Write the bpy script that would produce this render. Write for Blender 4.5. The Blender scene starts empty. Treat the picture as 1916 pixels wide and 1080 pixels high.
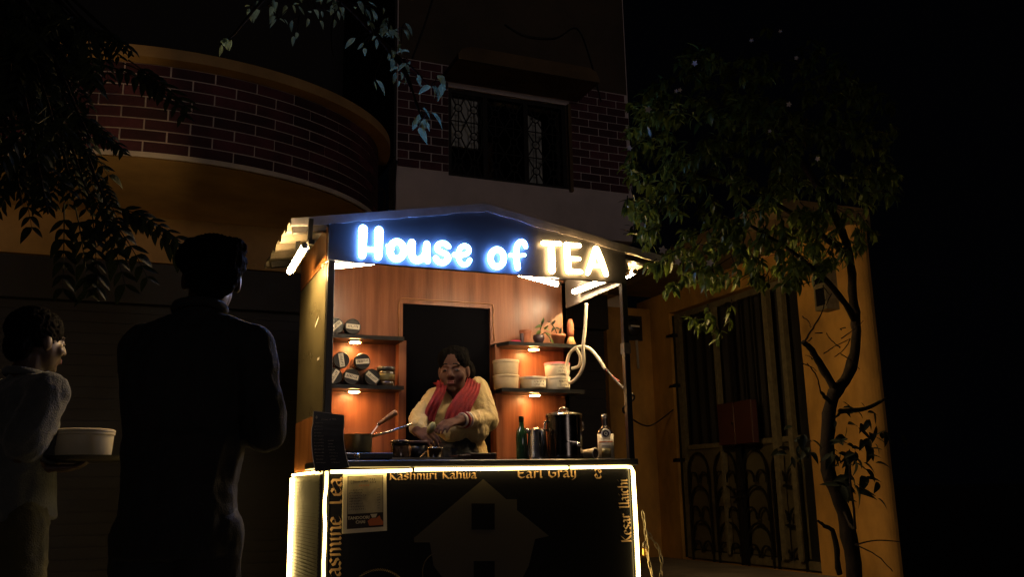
import bpy, bmesh, math, random
import numpy as np
from mathutils import Vector, Matrix, Euler, Quaternion, noise as mnoise

random.seed(7)
C = bpy.context.scene.collection
S = bpy.context.scene
PI = math.pi

# ------------------------------------------------------------------ camera
CAM = dict(f=1692.4, yaw=.398, pitch=.218, roll=-.0195, pos=Vector((-.7512, -3.8648, .9)))
_cy, _sy, _cp, _sp = math.cos(CAM['yaw']), math.sin(CAM['yaw']), math.cos(CAM['pitch']), math.sin(CAM['pitch'])
_fw = Vector((_sy*_cp, _cy*_cp, _sp)); _r0 = Vector((_cy, -_sy, 0)); _u0 = _r0.cross(_fw)
_cr, _sr = math.cos(CAM['roll']), math.sin(CAM['roll'])
_rt = _r0*_cr + _u0*_sr; _up = _u0*_cr - _r0*_sr
cd = bpy.data.cameras.new('camera'); cam = bpy.data.objects.new('camera', cd); C.objects.link(cam)
cd.sensor_width = 36; cd.lens = 36*CAM['f']/1916; cd.clip_start = .05; cd.clip_end = 500
cam.matrix_world = Matrix(((_rt.x, _up.x, -_fw.x, CAM['pos'].x), (_rt.y, _up.y, -_fw.y, CAM['pos'].y),
                           (_rt.z, _up.z, -_fw.z, CAM['pos'].z), (0, 0, 0, 1)))
S.camera = cam

def at(px, py, axis, val):
    """surveyed point: where the sight line through a photo pixel meets the plane axis=val"""
    d = _fw + _rt*((px-958)/CAM['f']) - _up*((py-540)/CAM['f'])
    t = (val-CAM['pos'][axis])/d[axis]
    return CAM['pos'] + d*t

# ------------------------------------------------------------------ world, exposure
W = bpy.data.worlds.new('World'); S.world = W; W.use_nodes = True
_bg = W.node_tree.nodes['Background']; _bg.inputs[0].default_value = (.55, .6, .9, 1); _bg.inputs[1].default_value = .0007
S.view_settings.view_transform = 'Standard'; S.view_settings.look = 'None'
S.view_settings.exposure = 0; S.view_settings.gamma = 1
S.render.engine = 'CYCLES'
S.cycles.use_denoising = True; S.cycles.sample_clamp_indirect = 4; S.cycles.caustics_reflective = False; S.cycles.caustics_refractive = False
S.cycles.max_bounces = 8; S.cycles.diffuse_bounces = 5; S.cycles.glossy_bounces = 4

# very dim warm sun, added as fill for the upper house and balcony
sl = bpy.data.lights.new('sun', 'SUN'); sl.energy = .1; sl.angle = math.radians(12); sl.color = (1, .8, .72)
so = bpy.data.objects.new('sun', sl); C.objects.link(so)
so.rotation_euler = Vector((.02, 1, -.04)).to_track_quat('-Z', 'Y').to_euler()

# ------------------------------------------------------------------ materials
def mat(name, col, rough=.6, metal=0., spec=.5, var=0., vscale=8., bump=0., bscale=60., stretch=(1, 1, 1), col2=None, coat=0., trans=0., alpha=None):
    m = bpy.data.materials.new(name); m.use_nodes = True; nt = m.node_tree; N = nt.nodes; L = nt.links
    b = N['Principled BSDF']
    b.inputs['Base Color'].default_value = (*col, 1); b.inputs['Roughness'].default_value = rough
    b.inputs['Metallic'].default_value = metal; b.inputs['Specular IOR Level'].default_value = spec
    if coat: b.inputs['Coat Weight'].default_value = coat; b.inputs['Coat Roughness'].default_value = .15
    if trans: b.inputs['Transmission Weight'].default_value = trans
    if var or bump:
        tc = N.new('ShaderNodeTexCoord'); mp = N.new('ShaderNodeMapping'); mp.inputs['Scale'].default_value = stretch
        L.new(tc.outputs['Object'], mp.inputs['Vector'])
    if var:
        n = N.new('ShaderNodeTexNoise'); n.inputs['Scale'].default_value = vscale; n.inputs['Detail'].default_value = 6; n.inputs['Roughness'].default_value = .62
        L.new(mp.outputs[0], n.inputs['Vector'])
        r = N.new('ShaderNodeValToRGB'); r.color_ramp.elements[0].position = .3; r.color_ramp.elements[1].position = .72
        c2 = col2 or tuple(min(1, c*(1+var)) for c in col)
        r.color_ramp.elements[0].color = (*[c*(1-var) for c in col], 1); r.color_ramp.elements[1].color = (*c2, 1)
        L.new(n.outputs['Fac'], r.inputs['Fac']); L.new(r.outputs['Color'], b.inputs['Base Color'])
        mr = N.new('ShaderNodeMapRange'); mr.inputs['To Min'].default_value = max(.02, rough-.12); mr.inputs['To Max'].default_value = min(1, rough+.12)
        L.new(n.outputs['Fac'], mr.inputs['Value']); L.new(mr.outputs[0], b.inputs['Roughness'])
    if bump:
        n2 = N.new('ShaderNodeTexNoise'); n2.inputs['Scale'].default_value = bscale; n2.inputs['Detail'].default_value = 5
        L.new(mp.outputs[0], n2.inputs['Vector'])
        bp = N.new('ShaderNodeBump'); bp.inputs['Strength'].default_value = bump; bp.inputs['Distance'].default_value = .01
        L.new(n2.outputs['Fac'], bp.inputs['Height']); L.new(bp.outputs[0], b.inputs['Normal'])
    return m

def glow(name, col, strength):
    m = bpy.data.materials.new(name); m.use_nodes = True; b = m.node_tree.nodes['Principled BSDF']
    b.inputs['Base Color'].default_value = (.8, .8, .8, 1); b.inputs['Emission Color'].default_value = (*col, 1); b.inputs['Emission Strength'].default_value = strength
    return m

def leafmat(name, c1, c2, rough=.42, tr=.35):
    m = mat(name, c1, rough, var=.4, vscale=14, col2=c2); nt = m.node_tree; N = nt.nodes; L = nt.links; b = N['Principled BSDF']
    t = N.new('ShaderNodeBsdfTranslucent'); mx = N.new('ShaderNodeMixShader'); mx.inputs[0].default_value = tr
    b.inputs['Specular IOR Level'].default_value = .25
    src = b.inputs['Base Color'].links[0].from_socket; L.new(src, t.inputs['Color'])
    L.new(b.outputs[0], mx.inputs[1]); L.new(t.outputs[0], mx.inputs[2]); L.new(mx.outputs[0], N['Material Output'].inputs[0]); return m
M = dict(
    canopydark=mat('weathered_concrete', (.13, .085, .04), .9, var=.35, vscale=3, bump=.3, bscale=30), shadeplaster=mat('shaded_plaster', (.075, .055, .036), .9, var=.35, vscale=1.6, bump=.3, bscale=25), tan=mat('tan_paint', (.5, .31, .13), .85, var=.22, vscale=3, bump=.25, bscale=40), cream=mat('cream_plaster', (.7, .6, .54), .85, var=.22, vscale=3, bump=.25, bscale=40),
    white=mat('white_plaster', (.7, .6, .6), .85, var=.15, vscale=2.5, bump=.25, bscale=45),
    yellow=mat('yellow_paint', (.36, .19, .04), .85, var=.6, vscale=2.4, stretch=(1, 1, .5), bump=.5, bscale=14),
    brick=mat('brick_red', (.075, .02, .03), .75, var=.5, vscale=5, bump=.6, bscale=60),
    dark=mat('unlit_interior', (.02, .018, .018), .8, var=.3, vscale=4),  # shade of the unlit rooms put into the wall colour
    shutter=mat('shutter_paint', (.013, .01, .008), .55, var=.4, vscale=6),
    asphalt=mat('asphalt', (.05, .048, .045), .9, var=.4, vscale=3, bump=.6, bscale=90),
    bouncepaving=mat('bounce_paving', (.16, .145, .12), .85, var=.3, vscale=3, bump=.3, bscale=30), concrete=mat('concrete', (.2, .17, .14), .9, var=.3, vscale=4, bump=.5, bscale=40),
    iron=mat('black_iron', (.02, .018, .017), .5, metal=.6, var=.4, vscale=30, bump=.2),
    gatewhite=mat('weathered_cream_steel', (.12, .1, .062), .55, var=.4, vscale=22, bump=.3),
    gatepanel=mat('grey_olive_sheet', (.075, .062, .034), .5, var=.35, vscale=5, bump=.2),
    redboard=mat('red_oxide_paint', (.045, .011, .007), .6, var=.25, vscale=6),
    black=mat('black_satin', (.012, .012, .013), .32, var=.3, vscale=20),
    doorblack=mat('door_black', (.0035, .0035, .005), .9, spec=.02), blackgloss=mat('black_gloss', (.006, .006, .008), .2, spec=.3),
    board=mat('sign_board_black', (.04, .041, .046), .42, var=.1, vscale=3),
    wood=mat('warm_laminate', (.21, .065, .03), .36, var=.4, vscale=6, stretch=(3.2, 3.2, .16), col2=(.37, .14, .068), bump=.06, bscale=40),
    woodside=mat('orange_laminate', (.5, .2, .06), .22, var=.25, vscale=6, stretch=(2, 2, .3)),
    panelgrey=mat('pale_grey_laminate', (.35, .31, .28), .4, var=.1),
    acrylic=mat('clouded_acrylic', (.17, .145, .075), .3, var=.3, vscale=5, coat=.5),
    ribbed=mat('olive_ribbed_sheet', (.03, .026, .01), .4, var=.2, vscale=9),
    roof=leafmat('translucent_roof_sheet', (.3, .26, .2), (.38, .33, .26), .5, .5),
    trim=mat('pale_grey_flashing', (.5, .46, .48), .5, metal=.2, var=.25, vscale=12),
    steel=mat('brushed_steel', (.55, .5, .43), .22, metal=1, var=.15, vscale=18),
    darksteel=mat('dark_steel', (.12, .11, .1), .2, metal=1, var=.2, vscale=18),
    tarnish=mat('tarnished_pan', (.22, .19, .1), .38, metal=.8, var=.3, vscale=18),
    turnwood=mat('turned_handle_wood', (.4, .17, .06), .5, var=.3, vscale=20),
    label=mat('paper_label', (.6, .55, .45), .8, var=.08, vscale=20),
    ink=mat('ink', (.03, .02, .02), .8),
    lid=mat('black_plastic_lid', (.02, .019, .018), .35, bump=.2, bscale=80),
    jarglass=mat('dark_jar_contents', (.05, .03, .018), .12, spec=.6, var=.4, vscale=25),
    tub=mat('milky_tub', (.62, .5, .34), .35, var=.18, vscale=14),
    tubwhite=mat('white_tub', (.7, .64, .55), .4, var=.12, vscale=14),
    pinklid=mat('pink_lid', (.65, .16, .2), .4),
    terracotta=mat('terracotta', (.36, .12, .06), .75, var=.2, vscale=15),
    pinkcloth=mat('pink_cloth', (.6, .03, .1), .8),
    darkpot=mat('dark_pot', (.04, .02, .03), .4),
    orangewood=mat('orange_wood', (.6, .3, .12), .6),
    conduit=mat('white_conduit', (.68, .62, .5), .45, bump=.3, bscale=120),
    wire=mat('black_wire', (.015, .012, .012), .5), redwire=mat('red_wire', (.3, .03, .02), .5),
    greenglass=mat('green_bottle_glass', (.02, .06, .02), .08, spec=.7),
    bottle=mat('dark_bottle_glass', (.02, .012, .012), .08, spec=.7),
    poster=mat('poster_cream', (.75, .67, .5), .5, var=.12, vscale=5),
    postergrey=mat('poster_grey_print', (.26, .23, .15), .5, var=.5, vscale=7, col2=(.5, .43, .28)),
    orangeprint=mat('orange_print', (.5, .12, .03), .6),
    tanprint=mat('tan_lettering', (.26, .16, .08), .6, var=.15, vscale=30),
    goldprint=mat('dull_gold_print', (.02, .0145, .005), .55, var=.2, vscale=4),
    rope=mat('rope_print', (.3, .22, .09), .6, var=.3, vscale=40),
    chain=mat('zinc_chain', (.5, .42, .3), .35, metal=.8, var=.3, vscale=40),
    brass=mat('brass_lock', (.6, .35, .1), .35, metal=.8),
    pane=mat('frosted_pane', (.5, .52, .5), .3, var=.15, vscale=4),
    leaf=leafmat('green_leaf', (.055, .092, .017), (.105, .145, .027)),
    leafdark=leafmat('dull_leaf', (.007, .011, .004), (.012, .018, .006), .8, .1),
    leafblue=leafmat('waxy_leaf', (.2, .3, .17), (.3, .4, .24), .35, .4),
    flower=mat('white_petal', (.5, .45, .44), .6),
    bark=mat('bark', (.012, .009, .007), .95, spec=.1, var=.4, vscale=14, bump=.8, bscale=35),
    skin=mat('brown_skin', (.1, .043, .026), .9, var=.12, vscale=16, spec=.4),
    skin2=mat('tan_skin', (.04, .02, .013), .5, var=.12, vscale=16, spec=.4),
    hair=mat('black_hair', (.004, .0035, .003), .8, spec=.03, bump=.3, bscale=160, stretch=(1, 1, .25)),
    kurta=mat('cream_cotton', (.5, .37, .16), .85, var=.12, vscale=26, bump=.35, bscale=300),
    scarf=mat('red_scarf', (.24, .006, .006), .8, var=.25, vscale=40, bump=.5, bscale=220),
    blackcloth=mat('black_cloth', (.012, .0135, .016), .85, bump=.5, bscale=260),
    bluegrey=mat('grey_cotton', (.065, .073, .075), .85, var=.2, vscale=30, bump=.6, bscale=200),
    shorts=mat('olive_cotton', (.04, .036, .01), .85, var=.2, vscale=20, bump=.5, bscale=200),
    shoe=mat('dark_shoe', (.02, .018, .016), .6), eye=mat('eye_white', (.1, .08, .065), .7), iris=mat('dark_iris', (.015, .01, .008), .15),
    lips=mat('lip_skin', (.2, .055, .05), .4), bangle=mat('pale_bangle', (.6, .5, .4), .3, metal=.3),
    root=mat('root_skin', (.24, .22, .09), .7, var=.25, vscale=40), bowl=mat('cream_container', (.5, .44, .3), .5, var=.1, vscale=8), tray=mat('black_tray', (.01, .01, .01), .3),
    tubewarm=glow('led_tube_glow', (1, .76, .46), 112), tubeeave=glow('eave_tube_glow', (1, .64, .26), 380), spot=glow('downlight_glow', (1, .5, .16), 170),
    strip=glow('led_strip_glow', (1, .68, .22), 19), bluelet=glow('blue_white_letter', (.13, .33, 1), 54), warmlet=glow('warm_white_letter', (1, .6, .22), 34),
)

for k_ in ('bluegrey', 'kurta'):
    b_ = M[k_].node_tree.nodes['Principled BSDF']; b_.inputs['Sheen Weight'].default_value = .18; b_.inputs['Sheen Roughness'].default_value = .4

# each brick a slightly different firing
_nt = M['brick'].node_tree; _b = _nt.nodes['Principled BSDF']; _src = _b.inputs['Base Color'].links[0].from_socket
_oi = _nt.nodes.new('ShaderNodeObjectInfo'); _hs = _nt.nodes.new('ShaderNodeHueSaturation'); _mr = _nt.nodes.new('ShaderNodeMapRange'); _mr.inputs['To Min'].default_value = .55; _mr.inputs['To Max'].default_value = 1.6
_nt.links.new(_oi.outputs['Random'], _mr.inputs['Value']); _nt.links.new(_mr.outputs[0], _hs.inputs['Value']); _nt.links.new(_src, _hs.inputs['Color']); _nt.links.new(_hs.outputs[0], _b.inputs['Base Color'])

# ------------------------------------------------------------------ mesh helpers
class MB:
    def __init__(s): s.v = []; s.f = []
    def add(s, vs, fs):
        o = len(s.v); s.v += [Vector(v) for v in vs]; s.f += [tuple(i+o for i in f) for f in fs]; return s
    def box(s, x0, x1, y0, y1, z0, z1):
        v = [(x, y, z) for x in (x0, x1) for y in (y0, y1) for z in (z0, z1)]
        return s.add(v, [(0, 1, 3, 2), (4, 6, 7, 5), (0, 4, 5, 1), (2, 3, 7, 6), (0, 2, 6, 4), (1, 5, 7, 3)])
    def cbox(s, x0, x1, y0, y1, z0, z1, b=.004):
        bm = bmesh.new(); bmesh.ops.create_cube(bm, size=1)
        for v in bm.verts: v.co = Vector((x0+(v.co.x+.5)*(x1-x0), y0+(v.co.y+.5)*(y1-y0), z0+(v.co.z+.5)*(z1-z0)))
        bmesh.ops.bevel(bm, geom=bm.edges[:], offset=b, segments=1, affect='EDGES')
        bm.verts.index_update(); s.add([v.co.copy() for v in bm.verts], [tuple(v.index for v in f.verts) for f in bm.faces]); bm.free(); return s
    def bar(s, a, b, w, h, up=(0, 0, 1)):
        a, b = Vector(a), Vector(b); d = (b-a).normalized(); u = Vector(up); r = d.cross(u)
        if r.length < 1e-4: r = d.cross(Vector((0, 1, 0)))
        r.normalize(); u = r.cross(d); v = []
        for p in (a, b):
            for i, j in ((-1, -1), (1, -1), (1, 1), (-1, 1)): v.append(p+r*(i*w/2)+u*(j*h/2))
        return s.add(v, [(3, 2, 1, 0), (4, 5, 6, 7), (0, 1, 5, 4), (1, 2, 6, 5), (2, 3, 7, 6), (3, 0, 4, 7)])
    def tube(s, pts, r, n=8, caps=True, sy=None):
        pts = [Vector(p) for p in pts]; rs = r if isinstance(r, (list, tuple)) else [r]*len(pts)
        rings = []; pr = None
        for i, p in enumerate(pts):
            d = (pts[min(i+1, len(pts)-1)]-pts[max(i-1, 0)]); d = d.normalized() if d.length > 1e-9 else Vector((0, 0, 1))
            if pr is None:
                a = Vector((0, 0, 1)) if abs(d.z) < .9 else Vector((1, 0, 0)); x = d.cross(a).normalized()
            else:
                x = (pr - d*pr.dot(d)); x = x.normalized() if x.length > 1e-6 else d.orthogonal().normalized()
            pr = x; y = d.cross(x); rings.append([p+(x*math.cos(t)+y*math.sin(t))*rs[i] for t in [2*PI*k/n for k in range(n)]])
        v = [q for g in rings for q in g]; f = []
        for i in range(len(rings)-1):
            for k in range(n): f.append((i*n+k, i*n+(k+1) % n, (i+1)*n+(k+1) % n, (i+1)*n+k))
        if caps: f.append(tuple(range(n-1, -1, -1))); f.append(tuple(range((len(rings)-1)*n, len(rings)*n)))
        return s.add(v, f)
    def lathe(s, prof, c=(0, 0, 0), n=20, mtx=None):
        c = Vector(c); v = []; f = []
        for r, z in prof:
            for k in range(n):
                p = Vector((r*math.cos(2*PI*k/n), r*math.sin(2*PI*k/n), z))
                if mtx: p = mtx @ p
                v.append(c+p)
        for i in range(len(prof)-1):
            for k in range(n): f.append((i*n+k, i*n+(k+1) % n, (i+1)*n+(k+1) % n, (i+1)*n+k))
        f.append(tuple(range(n-1, -1, -1))); f.append(tuple(range((len(prof)-1)*n, len(prof)*n)))
        return s.add(v, f)
    def prism(s, poly, d):
        """poly: list of 3D points, extruded by vector d"""
        d = Vector(d); n = len(poly); p = [Vector(q) for q in poly]; v = p+[q+d for q in p]
        f = [tuple(range(n)), tuple(range(2*n-1, n-1, -1))]+[(i, i+n, (i+1) % n+n, (i+1) % n) for i in range(n)]
        return s.add(v, f)
    def ell(s, c, r, rot=None, n=14, m=8):
        c = Vector(c); r = (r,)*3 if not isinstance(r, (tuple, list)) else r
        v = []; f = []
        for i in range(1, m):
            t = PI*i/m
            for k in range(n): v.append(Vector((r[0]*math.sin(t)*math.cos(2*PI*k/n), r[1]*math.sin(t)*math.sin(2*PI*k/n), r[2]*math.cos(t))))
        v += [Vector((0, 0, r[2])), Vector((0, 0, -r[2]))]; a, b = len(v)-2, len(v)-1
        for i in range(m-2):
            for k in range(n): f.append((i*n+k, (i+1)*n+k, (i+1)*n+(k+1) % n, i*n+(k+1) % n))
        for k in range(n): f.append((a, k, (k+1) % n)); f.append((b, (m-2)*n+(k+1) % n, (m-2)*n+k))
        if rot is not None: v = [rot @ q for q in v]
        return s.add([c+q for q in v], f)
    def cap(s, a, b, ra, rb, n=12):
        a, b = Vector(a), Vector(b); d = (b-a); L = d.length; d = d/L if L > 1e-9 else Vector((0, 0, 1))
        pts = []; rs = []
        for t in (-1, -.93, -.75, -.4, 0): pts.append(a+d*(ra*t)); rs.append(max(ra*math.sqrt(max(0, 1-t*t)), ra*.05))
        for t in (0, .4, .75, .93, 1): pts.append(b+d*(rb*t)); rs.append(max(rb*math.sqrt(max(0, 1-t*t)), rb*.05))
        return s.tube(pts, rs, n)
    def mesh(s, name, smooth=False):
        me = bpy.data.meshes.new(name); me.from_pydata([tuple(v) for v in s.v], [], s.f); me.update()
        bm = bmesh.new(); bm.from_mesh(me); bmesh.ops.recalc_face_normals(bm, faces=bm.faces[:]); bm.to_mesh(me); bm.free()
        if smooth:
            me.polygons.foreach_set('use_smooth', [True]*len(me.polygons))
        return me
    def build(s, name, m, parent=None, smooth=False, label=None):
        me = s.mesh(name, smooth); me.materials.append(m)
        return link(name, me, parent, label)

def inv_of(p):
    return p.get('_inv')
_bases = {}
def link(name, me, parent=None, label=None):
    o = bpy.data.objects.new(name, me); C.objects.link(o)
    if parent is not None:
        o.parent = parent
        b = _bases.get(parent.name, Vector((0, 0, 0)))
        o.matrix_parent_inverse = Matrix.Translation(-b)
    if label: o['label'] = label
    return o
def tag(o, label, cat, group=None, kind=None):
    if label: o['label'] = label
    if cat: o['category'] = cat
    if group: o['group'] = group
    if kind: o['kind'] = kind
    return o
def thing(name, label, cat, loc, group=None):
    o = bpy.data.objects.new(name, None); C.objects.link(o); o.location = loc; o.empty_display_size = .1
    _bases[o.name] = Vector(loc)
    return tag(o, label, cat, group)
def smooth_by_angle(o, a=40):
    me = o.data; me.polygons.foreach_set('use_smooth', [True]*len(me.polygons))
    try: me.set_sharp_from_angle(angle=math.radians(a))
    except Exception: pass
    return o
def copy_tree(o, delta, label=None, scale=None, rz=0, parent=None):
    c = o.copy(); C.objects.link(c)
    if parent is None:
        c.location = o.location+Vector(delta); c.rotation_euler.z += rz
        if scale: c.scale = scale
        if label: c['label'] = label
    else: c.parent = parent
    for ch in o.children: copy_tree(ch, delta, parent=c)
    return c
def text_mesh(body, size, depth=.0008, align='CENTER', bold=0.):
    cu = bpy.data.curves.new('lettering', 'FONT'); cu.body = body; cu.size = size; cu.extrude = depth; cu.align_x = align; cu.align_y = 'CENTER'; cu.resolution_u = 2; cu.offset = bold
    o = bpy.data.objects.new('lettering', cu); C.objects.link(o)
    dg = bpy.context.evaluated_depsgraph_get(); me = bpy.data.meshes.new_from_object(o.evaluated_get(dg))
    bpy.data.objects.remove(o); bpy.data.curves.remove(cu); return me
def text(name, body, size, m, parent, loc, X=(1, 0, 0), Y=(0, 0, 1), **k):
    me = text_mesh(body, size, **k); X = Vector(X).normalized(); Y = Vector(Y).normalized(); Z = X.cross(Y)
    me.transform(Matrix(((X.x, Y.x, Z.x, loc[0]), (X.y, Y.y, Z.y, loc[1]), (X.z, Y.z, Z.z, loc[2]), (0, 0, 0, 1))))
    me.materials.clear(); me.materials.append(m); return link(name, me, parent)
def scribble(mb, origin, X, Y, w, h, n, rnd, th=.0012):
    """a run of illegible handwritten strokes"""
    X, Y = Vector(X), Vector(Y); Z = X.cross(Y)*.0008
    for i in range(n):
        x0 = w*(i+.15)/n; x1 = w*(i+.8)/n
        for q in range(2):
            a = Vector(origin)+X*(x0+rnd.random()*(x1-x0)*.5)+Y*(rnd.choice((0, .5))*h); b = Vector(origin)+X*(x1-rnd.random()*(x1-x0)*.4)+Y*(rnd.choice((.5, 1))*h)
            d = (b-a)
            if d.length < 1e-5: continue
            p = Z.cross(d).normalized()*th/2
            mb.prism([a-p, a+p, b+p, b-p], Z)
    return mb

# ================================================================== SETTING
F_ = 3.5
mb = MB(); mb.add([(-150, -150, 0), (150, -150, 0), (150, 150, 0), (-150, 150, 0)], [(0, 1, 2, 3)])
tag(mb.build('ground', M['asphalt']), 'dark asphalt ground in front of the stall and house', None, kind='structure')
tag(MB().box(-7, 6, -7, F_, -.02, .004).build('bounce_pavement', M['bouncepaving']), 'pale concrete forecourt added unseen under the stall to bounce light', None, kind='structure')  # added out of view, its pale top bounces stall light upward
_bm = MB().box(2.6, 3.66, .55, 3.33, .006, .2); _bm.box(2.95, 3.66, .8, 3.33, .2, .285)
tag(_bm.build('path', M['concrete']), 'low concrete step below the iron gate', None, kind='structure')

# ------------------------------------------------------------------ house
F = 3.25
house = thing('house', 'cream and red brick house with curved balcony rising behind the tea stall', 'house', (1.2, F, 0))
w = MB()
TH = .24
# upper facade right of the balcony, around the window (hole 1.66..2.83, 3.585..4.42)
w.box(1.19, 1.66, F, F+TH, 3.14, 6.6); w.box(2.83, 3.5, F, F+TH, 3.14, 6.6)
w.box(1.66, 2.83, F, F+TH, 3.14, 3.585); w.box(1.66, 2.83, F, F+TH, 4.42, 6.6)
w.box(3.26, 3.5, F+TH, 9, 2.52, 6.6)
w.build('wall', M['white'], house)
w = MB(); w.box(-6, 3.3, F+.02, F+TH, 2.62, 3.13)          # lintel band over the ground floor
w.box(-6, -3.4, F+.03, F+TH, 0, 2.615); w.box(.86, 1.16, F+.03, F+TH, 0, 2.615)
w.build('lintel_wall', M['tan'], house)
w = MB(); w.box(3.2, 3.664, F+.07, F+.3, 0, 2.52); w.build('corner_pillar', M['yellow'], house)
w = MB()                                                     # unlit room behind the balcony, its walls coloured dark
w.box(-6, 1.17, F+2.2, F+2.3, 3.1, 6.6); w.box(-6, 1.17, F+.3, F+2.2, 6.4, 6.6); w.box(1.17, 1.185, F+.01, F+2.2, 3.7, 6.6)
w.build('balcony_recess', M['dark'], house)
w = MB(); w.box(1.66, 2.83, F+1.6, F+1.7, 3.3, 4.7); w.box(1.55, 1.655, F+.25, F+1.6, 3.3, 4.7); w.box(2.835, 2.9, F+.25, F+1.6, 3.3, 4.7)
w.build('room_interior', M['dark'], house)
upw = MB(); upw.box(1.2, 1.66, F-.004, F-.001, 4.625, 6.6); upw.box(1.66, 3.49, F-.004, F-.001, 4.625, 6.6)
upw.build('upper_shade', M['shadeplaster'], house)  # darker coat on the upper wall: light fading with height, put into colour
# rolling shutters on the ground floor
for x0, x1 in ((-3.4, .86), (1.16, 3.2)):
    s_ = MB(); z = 0.
    while z < 2.6:
        s_.box(x0, x1, F+.13, F+.15+.008, z, z+.07); s_.box(x0, x1, F+.14, F+.155, z+.07, z+.08); z += .08
    sh = s_.build('rolling_shutter', M['shutter'], house)
    MB().box(x0, x1, F+.03, F+.125, 2.3, 2.61).build('shutter_box', M['shutter'], sh)
# curved balcony
BX, BA, BB = -.62, 1.61, 1.32
def be(t, off=0., z=0.): return Vector((BX+(BA+off)*math.cos(t), F-(BB+off)*math.sin(t), z))
Z0, Z1 = 2.97, 3.6
bal = w = MB(); N = 72; v = []; f = []
for i in range(N+1):
    t = PI*i/N
    for off, z in ((0, Z0), (0, Z1), (-.12, Z1), (-.12, Z0+.14)): v.append(be(t, off, z))
for i in range(N):
    for k in range(4): f.append((i*4+k, i*4+(k+1) % 4, (i+1)*4+(k+1) % 4, (i+1)*4+k))
w.add(v, f); balcony = w.build('balcony', M['cream'], house)
w = MB(); v = [be(PI*i/N, -.01, Z0-.004) for i in range(N+1)]; v2 = [be(PI*i/N, -.125, Z0+.13) for i in range(N+1)]
n = len(v); w.add(v+v2, [tuple(range(n)), tuple(range(2*n-1, n-1, -1))]+[(i, i+1, i+1+n, i+n) for i in range(n-1)]); w.build('balcony_floor', M['tan'], balcony)
def arcband(o0, o1, z0, z1):
    w = MB(); v = []; f = []
    for i in range(N+1):
        t = PI*i/N
        for off, z in ((o0, z0), (o1, z0), (o1, z1), (o0, z1)): v.append(be(t, off, z))
    for i in range(N):
        for k in range(4): f.append((i*4+k, i*4+(k+1) % 4, (i+1)*4+(k+1) % 4, (i+1)*4+k))
    return w.add(v, f)
arcband(-.14, .105, Z1+.002, Z1+.075).build('coping', M['tan'], balcony)
arcband(.002, .016, Z0-.002, Z0+.03).build('drip_moulding', M['cream'], balcony)
# balcony bricks, each its own piece following the curve
ts = [0.]; acc = [0.]; K = 1200
for i in range(1, K+1):
    acc.append(acc[-1]+(be(PI*i/K)-be(PI*(i-1)/K)).length)
def t_at(s_):
    lo, hi = 0, K
    while hi-lo > 1:
        m_ = (lo+hi)//2
        if acc[m_] <= s_: lo = m_
        else: hi = m_
    return PI*(lo+(s_-acc[lo])/(acc[hi]-acc[lo]+1e-9))/K
ROWS = 8; RH = (Z1-Z0-.034)/ROWS; BL = .275
rb = random.Random(3)
for r in range(ROWS):
    z0 = Z0+.032+r*RH; s0 = .02-(BL/2 if r % 2 else 0)
    while s0 < 3.9:
        a, b = max(s0, .015), s0+BL-.0105; s0 += BL
        if b-a < .04: continue
        pr = .007+rb.random()*.004; w = MB(); v = []; nn = 4
        za, zb = z0+.004, z0+RH-.0055
        for q in range(nn+1):
            t = t_at(a+(b-a)*q/nn)
            for off, z in ((.001, za), (pr, za+.001), (pr, zb-.001), (.001, zb)): v.append(be(t, off, z))
        f = [(q*4+k, q*4+(k+1) % 4, (q+1)*4+(k+1) % 4, (q+1)*4+k) for q in range(nn) for k in range(4)]+[(0, 1, 2, 3), (nn*4+3, nn*4+2, nn*4+1, nn*4)]
        w.add(v, f).build('brick', M['brick'], balcony)
# facade bricks
bmesh_cache = {}
def flat_brick(x0, x1, z):
    key = round(x1-x0, 3); h = .066
    if key not in bmesh_cache:
        me = MB().cbox(0, x1-x0, -.012, .0, 0, h, .002).mesh('brick'); me.materials.append(M['brick']); bmesh_cache[key] = me
    o = link('brick', bmesh_cache[key], house); o.location = (x0, F-.001-rb.random()*.003, z)
for zone in ((1.2, 1.655), (2.86, 3.49)):
    for r in range(13):
        z = 3.615+r*.0775; s0 = zone[0]-(.1 if r % 2 else 0)
        while s0 < zone[1]-.03:
            a, b = max(s0, zone[0]), min(s0+.19, zone[1]); s0 += .203
            if b-a > .03: flat_brick(a, b, z)
# window: frame, panes, ornamental grille
win = MB()
for a in ((1.66, 1.7, 3.585, 4.42), (2.79, 2.83, 3.585, 4.42), (1.7, 2.79, 3.585, 3.62), (1.7, 2.79, 4.385, 4.42), (2.0, 2.045, 3.62, 4.385), (2.4, 2.445, 3.62, 4.385)):
    win.box(a[0], a[1], F+.03, F+.09, a[2], a[3])
window = win.build('window', M['iron'], house)
MB().box(2.83, 2.862, F-.035, F-.002, 3.56, 4.42).build('frame', M['canopydark'], window)
def pane(x0, x1, z0, z1, rot=0, m=M['pane']):
    c = Vector(((x0+x1)/2, F+.14, 0)); w = MB().box(x0, x1, F+.135, F+.145, z0, z1)
    R_ = Matrix.Rotation(rot, 3, 'Z')
    w.v = [c+R_ @ (q-c) for q in w.v]; return w.build('pane', m, window)
pane(1.705, 1.99, 3.92, 4.385); pane(2.455, 2.66, 3.63, 4.3, .5); pane(2.06, 2.14, 3.63, 4.0, .3, M['jarglass'])
gp = MB()
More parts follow.
